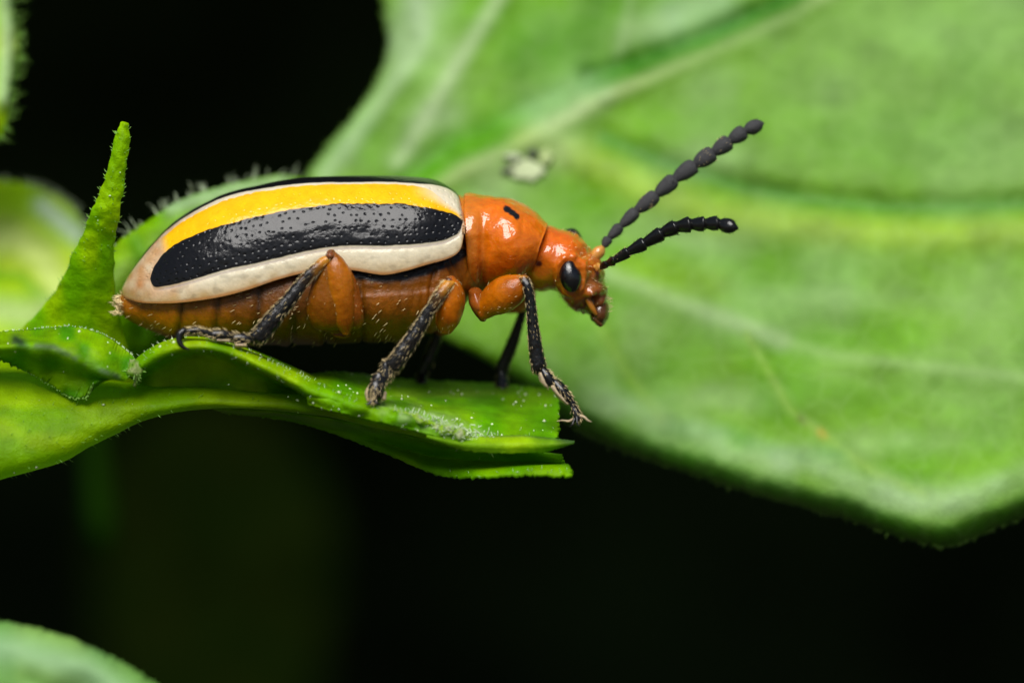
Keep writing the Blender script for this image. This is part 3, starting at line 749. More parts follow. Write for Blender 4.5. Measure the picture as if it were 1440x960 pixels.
    o, W, N, G = patch('curled_fragment', [t0, t1, t2, t3, t4], lw, PERCH, 150, 50, gcol((0.07, 0.28, 0.003), (0.22, 0.42, 0.001), seed=15, sc=1 / 22, extra=ex3), jag=(0.7, 1.7), seed=17, thick=0.04, relief=0.05)
    specks('wax_grains', PERCH, W, N, 60, 0.022, 18)
    def row_teeth(W, row, a, b, n, L, rr, d, mat='leaf_hair_green', seed=1):
        rg = np.random.default_rng(seed); i = rg.integers(a, b - 1, n); f = rg.random((n, 1))
        p = W[row, i] * (1 - f) + W[row, i + 1] * f
        hairs('edge_teeth', PERCH, M[mat], p, np.array(d) + rg.normal(size=p.shape) * 0.35, L * (0.4 + rg.random(n)), rr, seed=seed)
    row_teeth(W, -1, 20, 150, 260, 0.04, 0.014, (0, -0.2, -1), seed=71)
    row_teeth(W, 0, 20, 150, 160, 0.04, 0.008, (0, 0, 1), 'leaf_hair', seed=72)
    kk = np.zeros(W.shape[:2], bool); kk[:4, 40:] = True
    specks('wax_grains', PERCH, W, N, 70, 0.03, 73, kk)
    # chewed knot where fragment, arch and stalk meet
    def dk(G, W): return 0.05 * vn(W, 9, 3) + 0.03 * vn(W, 22, 4)
    def ck(G, W):
        return mixc((0.2, 0.38, 0.03), (0.42, 0.46, 0.2), ss(-0.3, 0.5, vn(W, 14, 5)))
    o, W, N, G = loft('torn_knot', [(182, 506, 194, 508, -0.1, 0.08), (179, 518, 197, 520, -0.15, 0.1), (184, 532, 194, 534, -0.12, 0.08), (188, 542, 192, 543, -0.1, 0.04)], lw, PERCH, 40, 30, 2, ck, dk)
    b, n, t = scatter(W, N, 60, 19)
    hairs('knot_hairs', PERCH, M['leaf_hair_green'], b, n + [0, 0, -0.3], 0.03 + 0.06 * RNG.random(len(b)), 0.008, seed=10)
perch()

def leaf_tip():
    e = empty('leaf_tip', P(90, 480, 1.0)); tag(e, 'narrow upright green leaf tip with saw-toothed fuzzy edges left of the beetle', 'leaf tip')
    pr = [(168, 174, 182, 176, 0.5, 0.08), (163, 188, 184, 190, 0.5, 0.09), (158, 210, 182, 212, 0.5, 0.1), (150, 240, 177, 243, 0.55, 0.11), (140, 270, 173, 274, 0.6, 0.12), (128, 297, 168, 303, 0.65, 0.13),
          (117, 325, 162, 334, 0.85, 0.14), (103, 358, 161, 372, 1.05, 0.16), (84, 398, 164, 420, 1.3, 0.17), (52, 440, 175, 470, 1.55, 0.18), (0, 490, 190, 520, 1.8, 0.18), (-60, 540, 195, 560, 2.0, 0.18)]
    def colr(G, W):
        c = mixc((0.18, 0.47, 0.001), (0.36, 0.6, 0.001), ss(-0.5, 0.5, vn(G * [1, 0.5, 30], 1 / 25, 3)))
        return c * (1 + 0.15 * vn(G * [1, 1, 30], 1 / 5, 5))[..., None]
    def d(G, W): return 0.02 * vn(W, 7, 3) + 0.014 * vn(W, 18, 9)
    o, W, N, G = loft('blade', pr, M['leaf_wet'], e, 160, 40, 1.6, colr, d)
    # saw teeth along both edges
    side = np.zeros(W.shape[:2], bool); nv = 40
    side[:, [0, 1, 39, 19, 20, 21]] = True; side &= G[..., 1] < 430
    b, n, t = scatter(W, N, 2200, 20, side)
    hairs('edge_teeth', e, M['leaf_hair_green'], b, n + [0, 0, 0.7], 0.03 + 0.05 * RNG.random(len(b)), 0.009, seed=11)
    b, n, t = scatter(W, N, 700, 21, G[..., 2] < 1.0)
    hairs('leaf_hairs', e, M['leaf_hair_green'], b, n + [0, 0, 0.6], 0.03 + 0.04 * RNG.random(len(b)), 0.008, seed=12)
    specks('wax_grains', e, W, N, 120, 0.016, 22, G[..., 2] < 1.0)
leaf_tip()

# ------------------------------------------------------------------ the beetle
BT = empty('beetle', P(520, 545, 1.2))
tag(BT, 'orange leaf beetle with yellow, black and cream striped wing cases walking right', 'beetle')
YM = 1.3     # depth of the beetle's middle plane

TOP = np.array([(170, 411), (173, 402), (178, 392), (185, 380), (200, 359), (215, 341), (240, 316), (270, 295), (315, 273), (365, 260), (405, 252.5), (445, 248.5), (500, 247), (546, 247),
                (587, 249), (608, 252), (622, 257), (634, 264), (642, 271), (647, 280), (650, 291), (652.5, 303), (653.5, 316)], float)
BOT = np.array([(170, 411), (173, 416), (178, 419.5), (186, 422.5), (202, 426), (240, 426.5), (277, 423), (315, 416.5), (352, 406.5), (390, 393.5), (425, 384.5), (460, 379.5), (494, 380), (525, 385),
                (542, 386.5), (567, 382), (598, 373), (622, 366.5), (634, 362), (642, 357), (648, 350), (651.5, 338), (653.5, 318)], float)
B_SUT = np.array([(170, 408), (185, 382), (215, 344), (240, 319.5), (270, 299), (315, 277.5), (355, 267.5), (405, 260), (445, 257), (500, 256), (546, 256), (590, 258.5), (615, 261), (634, 268), (645, 279), (652, 300)], float)
B_YT = np.array([(170, 408), (215, 346), (236, 328), (252, 315), (270, 304), (315, 282), (355, 271.5), (405, 263.5), (445, 260), (500, 258.5), (560, 259), (590, 263), (606, 269), (620, 279), (634, 290), (650, 302)], float)
B_KT = np.array([(211, 392), (214, 380), (222, 366), (232, 354), (245, 344), (260, 336), (290, 324), (330, 312), (390, 298), (440, 290), (483, 286), (525, 286.5), (567, 287), (608, 293.5), (629, 299), (642, 303.5), (650, 309)], float)
B_KB = np.array([(211, 392), (214, 400), (220, 404), (240, 401), (275, 392), (315, 380), (365, 369), (415, 357), (442, 351), (483, 346), (546, 345.5), (587, 343), (619, 339), (636, 333), (646, 326), (650.5, 314)], float)

def elytra():
    ip = lambda c, x: np.interp(x, c[:, 0], c[:, 1])
    def smooth_curve(c, n=400):
        q = crom(c, n); return q[np.argsort(q[:, 0])]
    T, B = smooth_curve(TOP), smooth_curve(BOT)
    S, YT, KT, KB = map(smooth_curve, (B_SUT, B_YT, B_KT, B_KB))
    def halfwidth(x):
        u = np.clip((x - 170) / (653.5 - 170), 0, 1)
        w = 1.36 * (1 - (1 - np.clip(u / 0.42, 0, 1)) ** 2.3) ** (1 / 2.3)
        return w * (1 - 0.14 * ss(0.8, 1.0, u) ** 1.5)
    def build(name, nu, nv, sgn, label=None):
        s = np.linspace(0, 1, nu)
        u = (0.5 - 0.5 * np.cos(np.pi * s)) * 0.75 + s * 0.25
        x = (170.3 + u * (653.3 - 170.3))[:, None]
        zt = ip(T, x); zb = ip(B, x)
        a = np.linspace(0, 1, nv)[None, :]
        f = np.sin((1 - a) * np.pi / 2)                       # height fraction 1 at suture
        f = f * 0.55 + (1 - a) * 0.45
        py = zb + (zt - zb) * f
        W = halfwidth(x)
        out = (1 - f ** 2.9) ** (1 / 2.7)
        # flattened outer margin beyond the black band
        kb = ip(KB, x); hgt = np.maximum(zb - zt, 1)
        fk = np.clip((zb - kb - 3) / hgt, 0, 1)
        dent = np.exp(-((f - fk) / 0.035) ** 2)
        y = YM - sgn * (W * out) + sgn * 0.012 * dent * ss(0, 0.15, u)[:, None] - sgn * 0.012 * ss(fk, 0, f) * ss(0, 0.15, u)[:, None] + (1.0 - f) ** 10 * 0.02 * sgn
        y = np.where(a == 0, YM + 0 * y, y)
        px = x + 0 * f
        G = np.stack([px, py, y], -1)
        Wd = PA(G); N = grid_normals(Wd, False)
        if (N[..., 2].mean() < 0): N = -N
        if sgn < 0 and N[..., 1].mean() < 0: N = N * 1.0
        # punctures in rows
        sarc = px; rows = (zb - py) / hgt
        tt = (py - ip(S, x)) / (ip(KB, x) - ip(S, x) + 1e-6)
        nrow = 9.0
        r = tt * nrow; ri = np.floor(r)
        jit = vn2(ri * 3.7, px / 9.0, 1.0, 2)
        cx = (px / 10.5 + 0.37 * ri + 0.25 * vn2(ri * 5.1, px / 30, 1.0, 5)) ; cxi = np.floor(cx)
        h1 = _T[(cxi.astype(int)) % 32, (ri.astype(int)) % 32, 5]; h2 = _T[(cxi.astype(int)) % 32, (ri.astype(int)) % 32, 9]; h3 = _T[(cxi.astype(int)) % 32, (ri.astype(int)) % 32, 13]
        du = (cx - cxi - 0.5 - (h1 - 0.5) * 0.4) * 10.5; dv = (r - ri - 0.5 - (h2 - 0.5) * 0.4) * (ip(KB, x) - ip(S, x)) / nrow
        pit = np.exp(-((du / 1.5) ** 2 + (dv / 1.25) ** 2)) * (h3 > 0.18) * (tt > 0.04) * (tt < 0.98) * ss(175, 215, px)
        Wd = Wd - N * (0.009 * pit)[..., None]
        Wd = Wd + N * (0.005 * vn(G * [0.5, 1, 30], 1 / 12, 6) * ss(180, 230, px))[..., None]
        # pigment
        wob = 0.9 * vn(G * [1, 1, 30], 1 / 6, 7) + 0.7 * vn(G * [1, 1, 30], 1 / 17, 8)
        q = py + wob
        cream = np.array([0.64, 0.57, 0.41]); pink = np.array([0.46, 0.22, 0.085]); yel = np.array([0.84, 0.42, 0.004]); blk = np.array([0.006, 0.006, 0.007])
        c = np.tile(cream, (nu, nv, 1))
        c = c + (pink - c) * (ss(310, 200, px) * 0.9 * (0.8 + 0.4 * vn(G * [1, 1, 30], 1 / 12, 2)))[..., None]
        low = ss(0.2, 0.95, (py - kb) / (zb - kb + 1)) * (0.6 + 0.4 * ss(460, 250, px)) * (0.8 + 0.5 * vn(G * [1, 1, 30], 1 / 14, 21))
        c = c + (np.array([0.40, 0.25, 0.085]) - c) * (low)[..., None]
        blot = ss(0.15, 0.6, vn(G * [1, 1.5, 30], 1 / 10, 12)) * 0.22 * ss(kb, kb + 8, py)
        c = c * (1 - blot)[..., None]
        yk = ss(-0.8, 0.8, q - ip(YT, x)) * ss(0.8, -0.8, q - ip(KT, x) - 1)
        yk = yk * ss(222, 240, px + 0.3 * (345 - py)) * ss(655, 640, px) * (1 - 0.75 * ss(575, 625, px) * ss(0.75, 0.1, (py - ip(YT, x)) / (ip(KT, x) - ip(YT, x) + 0.1)))
        c = c + (yel * (1 + 0.1 * vn(G * [1, 1, 30], 1 / 9, 3))[..., None] - c) * yk[..., None]
        kk = ss(-0.7, 0.7, q - ip(KT, x)) * ss(0.7, -0.7, py + wob * 0.5 - ip(KB, x)) * (px > 211) * ss(653, 650, px)
        c = c + (blk - c) * kk[..., None]
        sk = ss(0.8, -0.8, py + wob * 0.3 - ip(S, x)); c = c + (blk - c) * sk[..., None]
        # thin violet-grey line under the black band and amber rim
        ln = np.exp(-((py - kb - 3.5) / 1.6) ** 2) * ss(211, 240, px); c = c + (np.array([0.35, 0.27, 0.28]) - c) * (0.55 * ln * (1 - kk))[..., None]
        rim = ss(0.05, 0.012, (zb - py) / hgt); rim = np.maximum(rim, ss(3.6, 1.6, zb - py) * ss(620, 520, px)); c = c + (np.array([0.36, 0.14, 0.03]) - c) * (0.8 * rim)[..., None]
        fr = ss(648, 652, px) * (1 - kk); c = c + (np.array([0.45, 0.2, 0.06]) - c) * (0.7 * fr)[..., None]
        me = grid_mesh(name, Wd, False, c)
        o = add_obj(name, me, M['elytra'], BT)
        nrm = np.zeros(len(me.polygons) * 3); me.polygons.foreach_get('normal', nrm)
        if nrm.reshape(-1, 3)[:, 2].mean() < 0: me.flip_normals()
        sd = o.modifiers.new('thickness', 'SOLIDIFY'); sd.thickness = 0.03; sd.offset = -1
        if label: o['label'] = label
        return o
    build('wing_case', 720, 240, 1, 'near wing case with yellow, black and cream stripes')
    build('wing_case', 300, 120, -1, 'far wing case mostly hidden behind the near one')
elytra()

AMB = np.array([0.32, 0.10, 0.008]); AMB_D = np.array([0.15, 0.045, 0.005]); ORG = np.array([0.62, 0.135, 0.001]); BRN = np.array([0.09, 0.03, 0.008]); BLK = np.array([0.006, 0.006, 0.006])

def body():
    pr = [(166, 420, 168, 434, YM, 0.12), (176, 408, 178, 448, YM, 0.36), (205, 397, 210, 464, YM, 0.68), (240, 385, 243, 475, YM, 0.92), (300, 372, 300, 482, YM, 1.13), (380, 355, 380, 485, YM, 1.23),
          (450, 342, 455, 484, YM, 1.25), (520, 332, 525, 481, YM, 1.26), (580, 330, 580, 478, YM, 1.2), (618, 328, 618, 462, YM, 1.1), (645, 326, 645, 436, YM, 0.92), (668, 325, 668, 415, YM, 0.7), (700, 320, 700, 405, YM, 0.5)]
    seams = [253, 305, 362, 415, 462]
    def xs(G):   # seams lean a little
        return G[..., 0] + (G[..., 1] - 430) * 0.08
    def disp(G, W):
        d = 0; X = xs(G)
        for s in seams:
            d = d - 0.05 * np.exp(-((X - s) / 2.6) ** 2) + 0.025 * np.exp(-((X - s + 9) / 8.0) ** 2)
        q, t = poly_dist(G[..., 0], G[..., 1], [(508, 412), (560, 407), (612, 404)]); d = d - 0.04 * np.exp(-(q / 2.5) ** 2)
        q, t = poly_dist(G[..., 0], G[..., 1], [(612, 380), (606, 404), (604, 440), (600, 480)]); d = d - 0.05 * np.exp(-(q / 3) ** 2)
        q, t = poly_dist(G[..., 0], G[..., 1], [(507, 395), (510, 480)]); d = d - 0.05 * np.exp(-(q / 3) ** 2)
        for ln in ([(628, 372), (640, 392), (648, 420)], [(636, 365), (650, 392), (652, 415)]):
            q, t = poly_dist(G[..., 0], G[..., 1], ln); d = d - 0.03 * np.exp(-(q / 2) ** 2)
        return d + 0.012 * vn(G * [1, 0.3, 30], 1 / 6, 3) * ss(500, 520, G[..., 0])
    def colf(G, W):
        px, py = G[..., 0], G[..., 1]; X = xs(G)
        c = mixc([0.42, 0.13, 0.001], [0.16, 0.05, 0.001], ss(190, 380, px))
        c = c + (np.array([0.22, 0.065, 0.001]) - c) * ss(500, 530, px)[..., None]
        c = c * (1 - 0.45 * ss(435, 478, py) * ss(300, 380, px) * ss(560, 500, px))[..., None]  # shade under the belly put into the colour
        c = c * (1 + 0.25 * vn(G * [1, 0.35, 20], 1 / 18, 5))[..., None]
        for s in seams:
            c = c * (1 - 0.6 * np.exp(-((X - s - 2) / 5.0) ** 2))[..., None]
        c = c + (AMB_D - c) * (0.5 * ss(455, 480, py) * ss(280, 350, px))[..., None]  # more underside shade painted along the bottom
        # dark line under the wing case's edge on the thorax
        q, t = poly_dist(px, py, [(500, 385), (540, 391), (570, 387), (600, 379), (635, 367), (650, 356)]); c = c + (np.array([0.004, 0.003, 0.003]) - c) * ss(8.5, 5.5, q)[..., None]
        return c
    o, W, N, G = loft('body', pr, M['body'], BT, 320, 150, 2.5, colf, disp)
    near = (G[..., 2] < YM - 0.2) & (G[..., 1] > 380)
    # pale downs
    m = near & (G[..., 0] < 500); b, n, t = scatter(W, N, 600, 31, m)
    hairs('body_hairs', BT, M['hair'], b, -t + n * 1.0 + [0, 0, -0.3], 0.045 + 0.05 * RNG.random(len(b)), 0.0045, seed=31)
    m = near & (G[..., 0] > 510) & (G[..., 0] < 612) & (G[..., 1] > 412); b, n, t = scatter(W, N, 600, 32, m)
    hairs('body_hairs', BT, M['hair'], b, -t + n * 1.0 + [0, 0, -0.3], 0.06 + 0.05 * RNG.random(len(b)), 0.005, seed=32)
    m = near & (G[..., 0] > 505) & (G[..., 0] < 650) & (G[..., 1] > 385) & (G[..., 1] < 408); b, n, t = scatter(W, N, 700, 33, m)
    hairs('body_hairs', BT, M['hair'], b, -t + n * 0.9 + [0, 0, -0.3], 0.05 + 0.03 * RNG.random(len(b)), 0.005, seed=33)
    # fringe beneath the belly
    m = (G[..., 1] > 474) & (G[..., 0] > 340) & (G[..., 0] < 600) & (G[..., 2] < YM + 0.4); b, n, t = scatter(W, N, 260, 34, m)
    hairs('belly_fringe', BT, M['hair_dark'], b, n + [-0.6, 0, -0.3], 0.08 + 0.05 * RNG.random(len(b)), 0.004, seed=34)
    # pale tuft at the tail
    b = PA(np.stack([RNG.normal(168, 3, 90), RNG.uniform(416, 444, 90), YM - 0.2 + RNG.normal(size=90) * 0.15], -1))
    hairs('tail_tuft', BT, M['hair'], b, RNG.normal(size=b.shape) * 0.5 + [-0.9, -0.1, 0.1], 0.06 + 0.06 * RNG.random(90), 0.01, seed=35)
body()

def pronotum():
    pr = [(642, 290, 656, 396, YM, 0.7), (644, 277, 659, 407, YM, 0.85), (650, 273, 662, 412, YM, 0.93), (664, 271.5, 668, 414, YM, 0.92), (680, 273.5, 680, 413, YM, 0.88), (695, 275.5, 693, 411, YM, 0.92), (710, 278, 705, 408, YM, 0.97), (725, 283, 717, 404, YM, 0.98), (738, 289, 727, 400, YM, 0.95),
          (750, 296, 735, 395, YM, 0.9), (761, 304, 741, 390, YM, 0.84), (769, 310.5, 745, 387, YM, 0.79), (771.5, 314, 747, 385, YM, 0.75), (768, 325, 749, 375, YM, 0.6)]
    def disp(G, W):
        px, py = G[..., 0], G[..., 1]
        d = -0.05 * np.exp(-((px - 679 + (py - 350) * 0.02) / 5.0) ** 2) * ss(300, 350, py)
        d = d - 0.04 * np.exp(-((px - 650) / 2.5) ** 2)
        q, t = poly_dist(px, py, [(770, 314), (766, 330), (759, 350), (751, 370), (742, 388)]); d = d + 0.01 * np.exp(-(q / 2.0) ** 2)
        d = d + 0.03 * vn(G * [1, 1, 30], 1 / 28, 2) + 0.008 * vn(G * [1, 1, 30], 1 / 10, 4)
        pit = np.exp(-((vn(W, 7.5, 3) - 0.75) / 0.1) ** 2); return d - 0.006 * pit
    def colf(G, W):
        px, py = G[..., 0], G[..., 1]
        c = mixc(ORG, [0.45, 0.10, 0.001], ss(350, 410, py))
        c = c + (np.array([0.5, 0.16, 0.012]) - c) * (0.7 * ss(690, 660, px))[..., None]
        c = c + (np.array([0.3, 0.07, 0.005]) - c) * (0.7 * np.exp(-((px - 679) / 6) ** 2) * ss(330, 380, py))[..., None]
        near = G[..., 2] < YM
        q, t = poly_dist(px, py, [(712, 295), (727, 304)]); c = c + (BLK - c) * (ss(5.0, 3.6, q) * near)[..., None]
        return c * (1 + 0.08 * vn(W, 8, 6))[..., None]
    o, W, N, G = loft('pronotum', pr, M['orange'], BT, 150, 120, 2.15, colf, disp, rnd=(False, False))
pronotum()

def head():
    pr = [(742, 335, 738, 398, YM, 0.5), (757, 322, 748, 407, YM, 0.6), (772, 317, 760, 409.5, YM, 0.64), (787, 321, 774, 408, YM, 0.66), (802, 326, 785, 414, YM, 0.68), (815, 334, 795, 426, YM, 0.66),
          (828, 348, 804, 436, YM, 0.58), (840, 364, 813, 439, YM, 0.5), (848, 382, 821, 441, YM, 0.44), (852.5, 402, 827, 444, YM, 0.36), (854.5, 422, 832, 448, YM, 0.28), (852, 438, 838, 452, YM, 0.18)]
    def disp(G, W):
        px, py = G[..., 0], G[..., 1]; near = np.abs(G[..., 2] - YM) > 0.15
        q = np.hypot((px - 802) / 1.0, (py - 387) / 1.35)
        d = 0.05 * np.exp(-((q - 20) / 3.5) ** 2) * near * (0.6 + 0.5 * vn(W, 16, 4)) - 0.06 * np.exp(-(q / 13) ** 2)
        d = d + 0.05 * vn(G * [1, 1, 30], 1 / 14, 2) * ss(800, 825, px) + 0.02 * vn(G * [1, 1, 30], 1 / 5, 3) * ss(790, 815, px)
        for (x, y, r, a) in ((842, 405, 8, 0.06), (829, 413, 7, 0.07), (846, 424, 6, 0.05), (836, 420, 5, -0.07), (822, 428, 6, -0.03)):
            d = d + a * np.exp(-(((px - x) ** 2 + (py - y) ** 2) / r ** 2)) * near
        d = d + 0.03 * vn(G * [1, 1, 30], 1 / 24, 7) * ss(800, 780, px)
        return d
    def colf(G, W):
        px, py = G[..., 0], G[..., 1]
        c = mixc([0.58, 0.11, 0.002], [0.5, 0.13, 0.004], ss(340, 400, py))
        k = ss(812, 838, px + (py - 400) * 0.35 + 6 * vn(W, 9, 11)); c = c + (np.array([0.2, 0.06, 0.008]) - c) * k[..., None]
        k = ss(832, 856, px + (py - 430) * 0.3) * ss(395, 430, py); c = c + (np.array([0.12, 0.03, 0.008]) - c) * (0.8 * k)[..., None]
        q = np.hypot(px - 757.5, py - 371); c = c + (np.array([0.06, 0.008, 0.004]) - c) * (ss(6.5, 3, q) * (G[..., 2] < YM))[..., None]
        q, t = poly_dist(px, py, [(806, 428), (818, 436), (830, 432)]); c = c + (np.array([0.07, 0.025, 0.006]) - c) * (0.6 * np.exp(-(q / 4) ** 2))[..., None]
        return c * (1 + 0.12 * vn(W, 12, 6))[..., None]
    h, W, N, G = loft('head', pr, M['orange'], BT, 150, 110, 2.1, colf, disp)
    # kidney-shaped compound eyes
    def eye(cx, cy, yc, out, rx, ry, tilt, lab):
        nph, nr = 60, 26
        ph = np.linspace(0, 2 * math.pi, nph, endpoint=False)[None, :]; rho = np.sin(np.linspace(0.0, 1, nr) * math.pi / 2)[:, None]; rho = np.maximum(rho, 0.001)
        notch = 1 - 0.20 * np.exp(-((np.angle(np.exp(1j * (ph - R(38)))) / 0.42) ** 2))
        x = rx * rho * notch * np.cos(ph); z = ry * rho * notch * np.sin(ph)
        ct, st = math.cos(tilt), math.sin(tilt)
        X = x * ct - z * st; Z = x * st + z * ct
        hgt = np.sqrt(np.clip(1 - rho ** 2, 0, 1)) * (1 + 0 * ph)
        base = np.array(P(cx, cy, yc)); nrm = np.array(out, float); nrm /= np.linalg.norm(nrm)
        e1 = np.cross([0, 0, 1.0], nrm) * (1 if nrm[1] < 0 else -1); e1 /= np.linalg.norm(e1); e1 = e1 * (1 if e1[0] > 0 else -1)
        e2 = np.cross(nrm, e1); e2 = e2 * (1 if e2[2] > 0 else -1)
        Q = base + X[..., None] * e1 + Z[..., None] * e2 + (hgt * 0.15 - 0.02)[..., None] * nrm
        o = add_obj('eye', grid_mesh('eye', Q, True, None, True), M['eye'], h)
        me = o.data; nn = np.zeros(len(me.polygons) * 3); me.polygons.foreach_get('normal', nn)
        if (nn.reshape(-1, 3) @ nrm).mean() < 0: me.flip_normals()
        o['label'] = lab
    eye(802.5, 387.5, YM - 0.63, (0.12, -1, 0.12), 0.158, 0.238, R(8), 'near black kidney-shaped eye')
    fe, *_ = loft('eye', [(797, 322, 800, 338, YM + 0.32, 0.12), (807, 320.5, 803, 345, YM + 0.36, 0.19), (816, 328, 807, 350, YM + 0.36, 0.19), (821, 342, 811, 354, YM + 0.34, 0.12)], M['eye'], h, 30, 26)
    fe['label'] = 'far black eye showing over the top of the head'
    # mouthparts
    dkb = chitin('mouthpart_chitin', (0.1, 0.032, 0.006), rough=0.25, coat=0.6, sss=0, bumps=((25, 0.01),))
    loft('jaw', [(828, 436, 856, 428, YM - 0.1, 0.22), (829, 444, 857, 438, YM - 0.1, 0.24), (831, 450, 856, 447, YM - 0.1, 0.22), (836, 454, 852, 453, YM - 0.1, 0.16)], dkb, h, 24, 20)
    loft('jaw', [(838, 438, 852, 434, YM + 0.12, 0.12), (837, 446, 853, 442, YM + 0.12, 0.12), (840, 454, 850, 452, YM + 0.1, 0.08)], dkb, h, 20, 16)
    loft('palp', [(822, 420, 829, 417, YM - 0.38, 0.05), (826, 430, 834, 426, YM - 0.38, 0.055), (831, 438, 838, 435, YM - 0.36, 0.045), (836, 443, 840, 441, YM - 0.34, 0.025)], chitin('palp_chitin', (0.5, 0.17, 0.015), rough=0.3, coat=0.5, bumps=None), h, 20, 14)
    loft('palp', [(832, 446, 838, 446, YM - 0.26, 0.05), (836, 453, 843, 451, YM - 0.26, 0.05), (842, 459, 848, 456, YM - 0.24, 0.035)], dkb, h, 18, 14)
    m = (G[..., 0] > 780) & (G[..., 2] < YM + 0.1); q = np.hypot(G[..., 0] - 802, (G[..., 1] - 387) / 1.4); m &= q > 20
    b, n, t = scatter(W, N, 150, 41, m)
    hairs('head_hairs', h, M['hair'], b, n * 0.8 + t * 0.5, 0.03 + 0.04 * RNG.random(len(b)), 0.0035, seed=41)
    b = PA(np.stack([RNG.uniform(848, 856, 26), RNG.uniform(418, 440, 26), YM - 0.1 + RNG.normal(size=26) * 0.1], -1))
    hairs('face_bristles', h, M['hair'], b, RNG.normal(size=b.shape) * 0.3 + [1, -0.1, 0.2], 0.06 + 0.07 * RNG.random(26), 0.004, seed=42)
head()

def antenna(centres, widths, ys, mat, mat0, cup, label):
    """centres: joints between segments; each segment an obconical bead"""
    e = empty('antenna', P(centres[0][0], centres[0][1], ys[0]), BT); e['label'] = label
    n = len(centres) - 1
    for i in range(n):
        (x0, y0), (x1, y1) = centres[i], centres[i + 1]
        dx, dy = x1 - x0, y1 - y0; L = math.hypot(dx, dy); nx, ny = -dy / L, dx / L
        w = widths[i]; d0, d1 = ys[i], ys[i + 1]
        last = i == n - 1
        prof = ([(-0.06, 0.6), (0.15, 0.72), (0.45, 0.88), (0.75, 1.0), (0.93, 1.0), (0.99, 0.8)] if cup else [(-0.02, 0.5), (0.12, 0.72), (0.4, 0.97), (0.74, 1.04), (0.92, 0.88), (0.99, 0.55)]) if not last else [(0.0, 0.5), (0.2, 0.85), (0.45, 1.0), (0.7, 0.88), (0.88, 0.6), (0.97, 0.3)]
        if i == 0: prof = [(0.1, 0.6), (0.25, 0.9), (0.5, 1.0), (0.7, 0.9), (0.85, 0.6)]
        pr = []
        for t, r in prof:
            cx, cy = x0 + dx * t, y0 + dy * t; hw = w * r
            pr.append((cx - nx * hw, cy - ny * hw, cx + nx * hw, cy + ny * hw, d0 + (d1 - d0) * t, hw / 100))
        mm = mat0 if i == 0 else mat
        o, W, N, G = loft('antenna_segment', pr, mm, e, 26, 20, 2.0, disp=lambda G, W: 0.006 * vn(W, 14, i + 3))
        if i >= 1:
            b, nn, tt = scatter(W, N, 26, 50 + i)
            hairs('antenna_hairs', e if False else o, M['hair_dark'] if random.random() < 0.6 else M['hair'], b, nn * 0.6 + tt * 0.8, 0.03 + 0.025 * RNG.random(len(b)), 0.0028, seed=i)
    return e
def antennae():
    near = [(836, 375), (845, 376), (853, 371), (864, 366), (884, 354), (907, 342), (931, 328), (951, 319), (971, 315.5), (991, 315), (1010, 314), (1037, 321)]
    wn_ = [6.5, 5.5, 6.5, 8, 9.5, 10.5, 11, 11.3, 11, 10.5, 10.8]
    antenna(near, wn_, list(np.linspace(YM - 0.4, -0.35, len(near))), M['black_gloss'], M['amber'], True, 'lower near antenna, glossy black and curving level at its tip')
    far = [(833, 365), (849, 346), (857, 334), (874, 317), (896, 296), (924, 273), (950, 251), (978, 231), (1004, 214), (1027, 198), (1048, 184), (1073, 173)]
    wf = [9, 6.5, 7.5, 9, 10.5, 11, 11.8, 12, 11.5, 11, 10.3]
    antenna(far, wf, list(np.linspace(YM - 0.1, YM + 0.1, len(far))), M['charcoal'], M['amber'], False, 'upper far antenna, straight, its lit greyness put into the colour')
antennae()

def tibia_col(t0, t1, a=(0.5, 0.2, 0.015)):
    def f(G, W):
        nu = G.shape[0]; t = np.linspace(0, 1, nu)[:, None] + 0 * G[..., 0]
        t = t + 0.06 * vn(W, 9, 2)
        c = mixc(np.array([0.22, 0.08, 0.03]), np.array(a), ss(0.03, 0.12, t)); c = c + (BLK - c) * ss(t0, t1, t)[..., None]
        return c
    return f
def amber_col(dark_right=None, a=(0.46, 0.12, 0.001), b=(0.33, 0.08, 0.001)):
    def f(G, W):
        c = mixc(a, b, ss(-0.4, 0.5, vn(W, 4, 3)))
        if dark_right is not None:
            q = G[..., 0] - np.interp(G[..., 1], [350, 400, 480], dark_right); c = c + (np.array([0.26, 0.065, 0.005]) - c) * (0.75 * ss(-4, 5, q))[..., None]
        return c
    return f

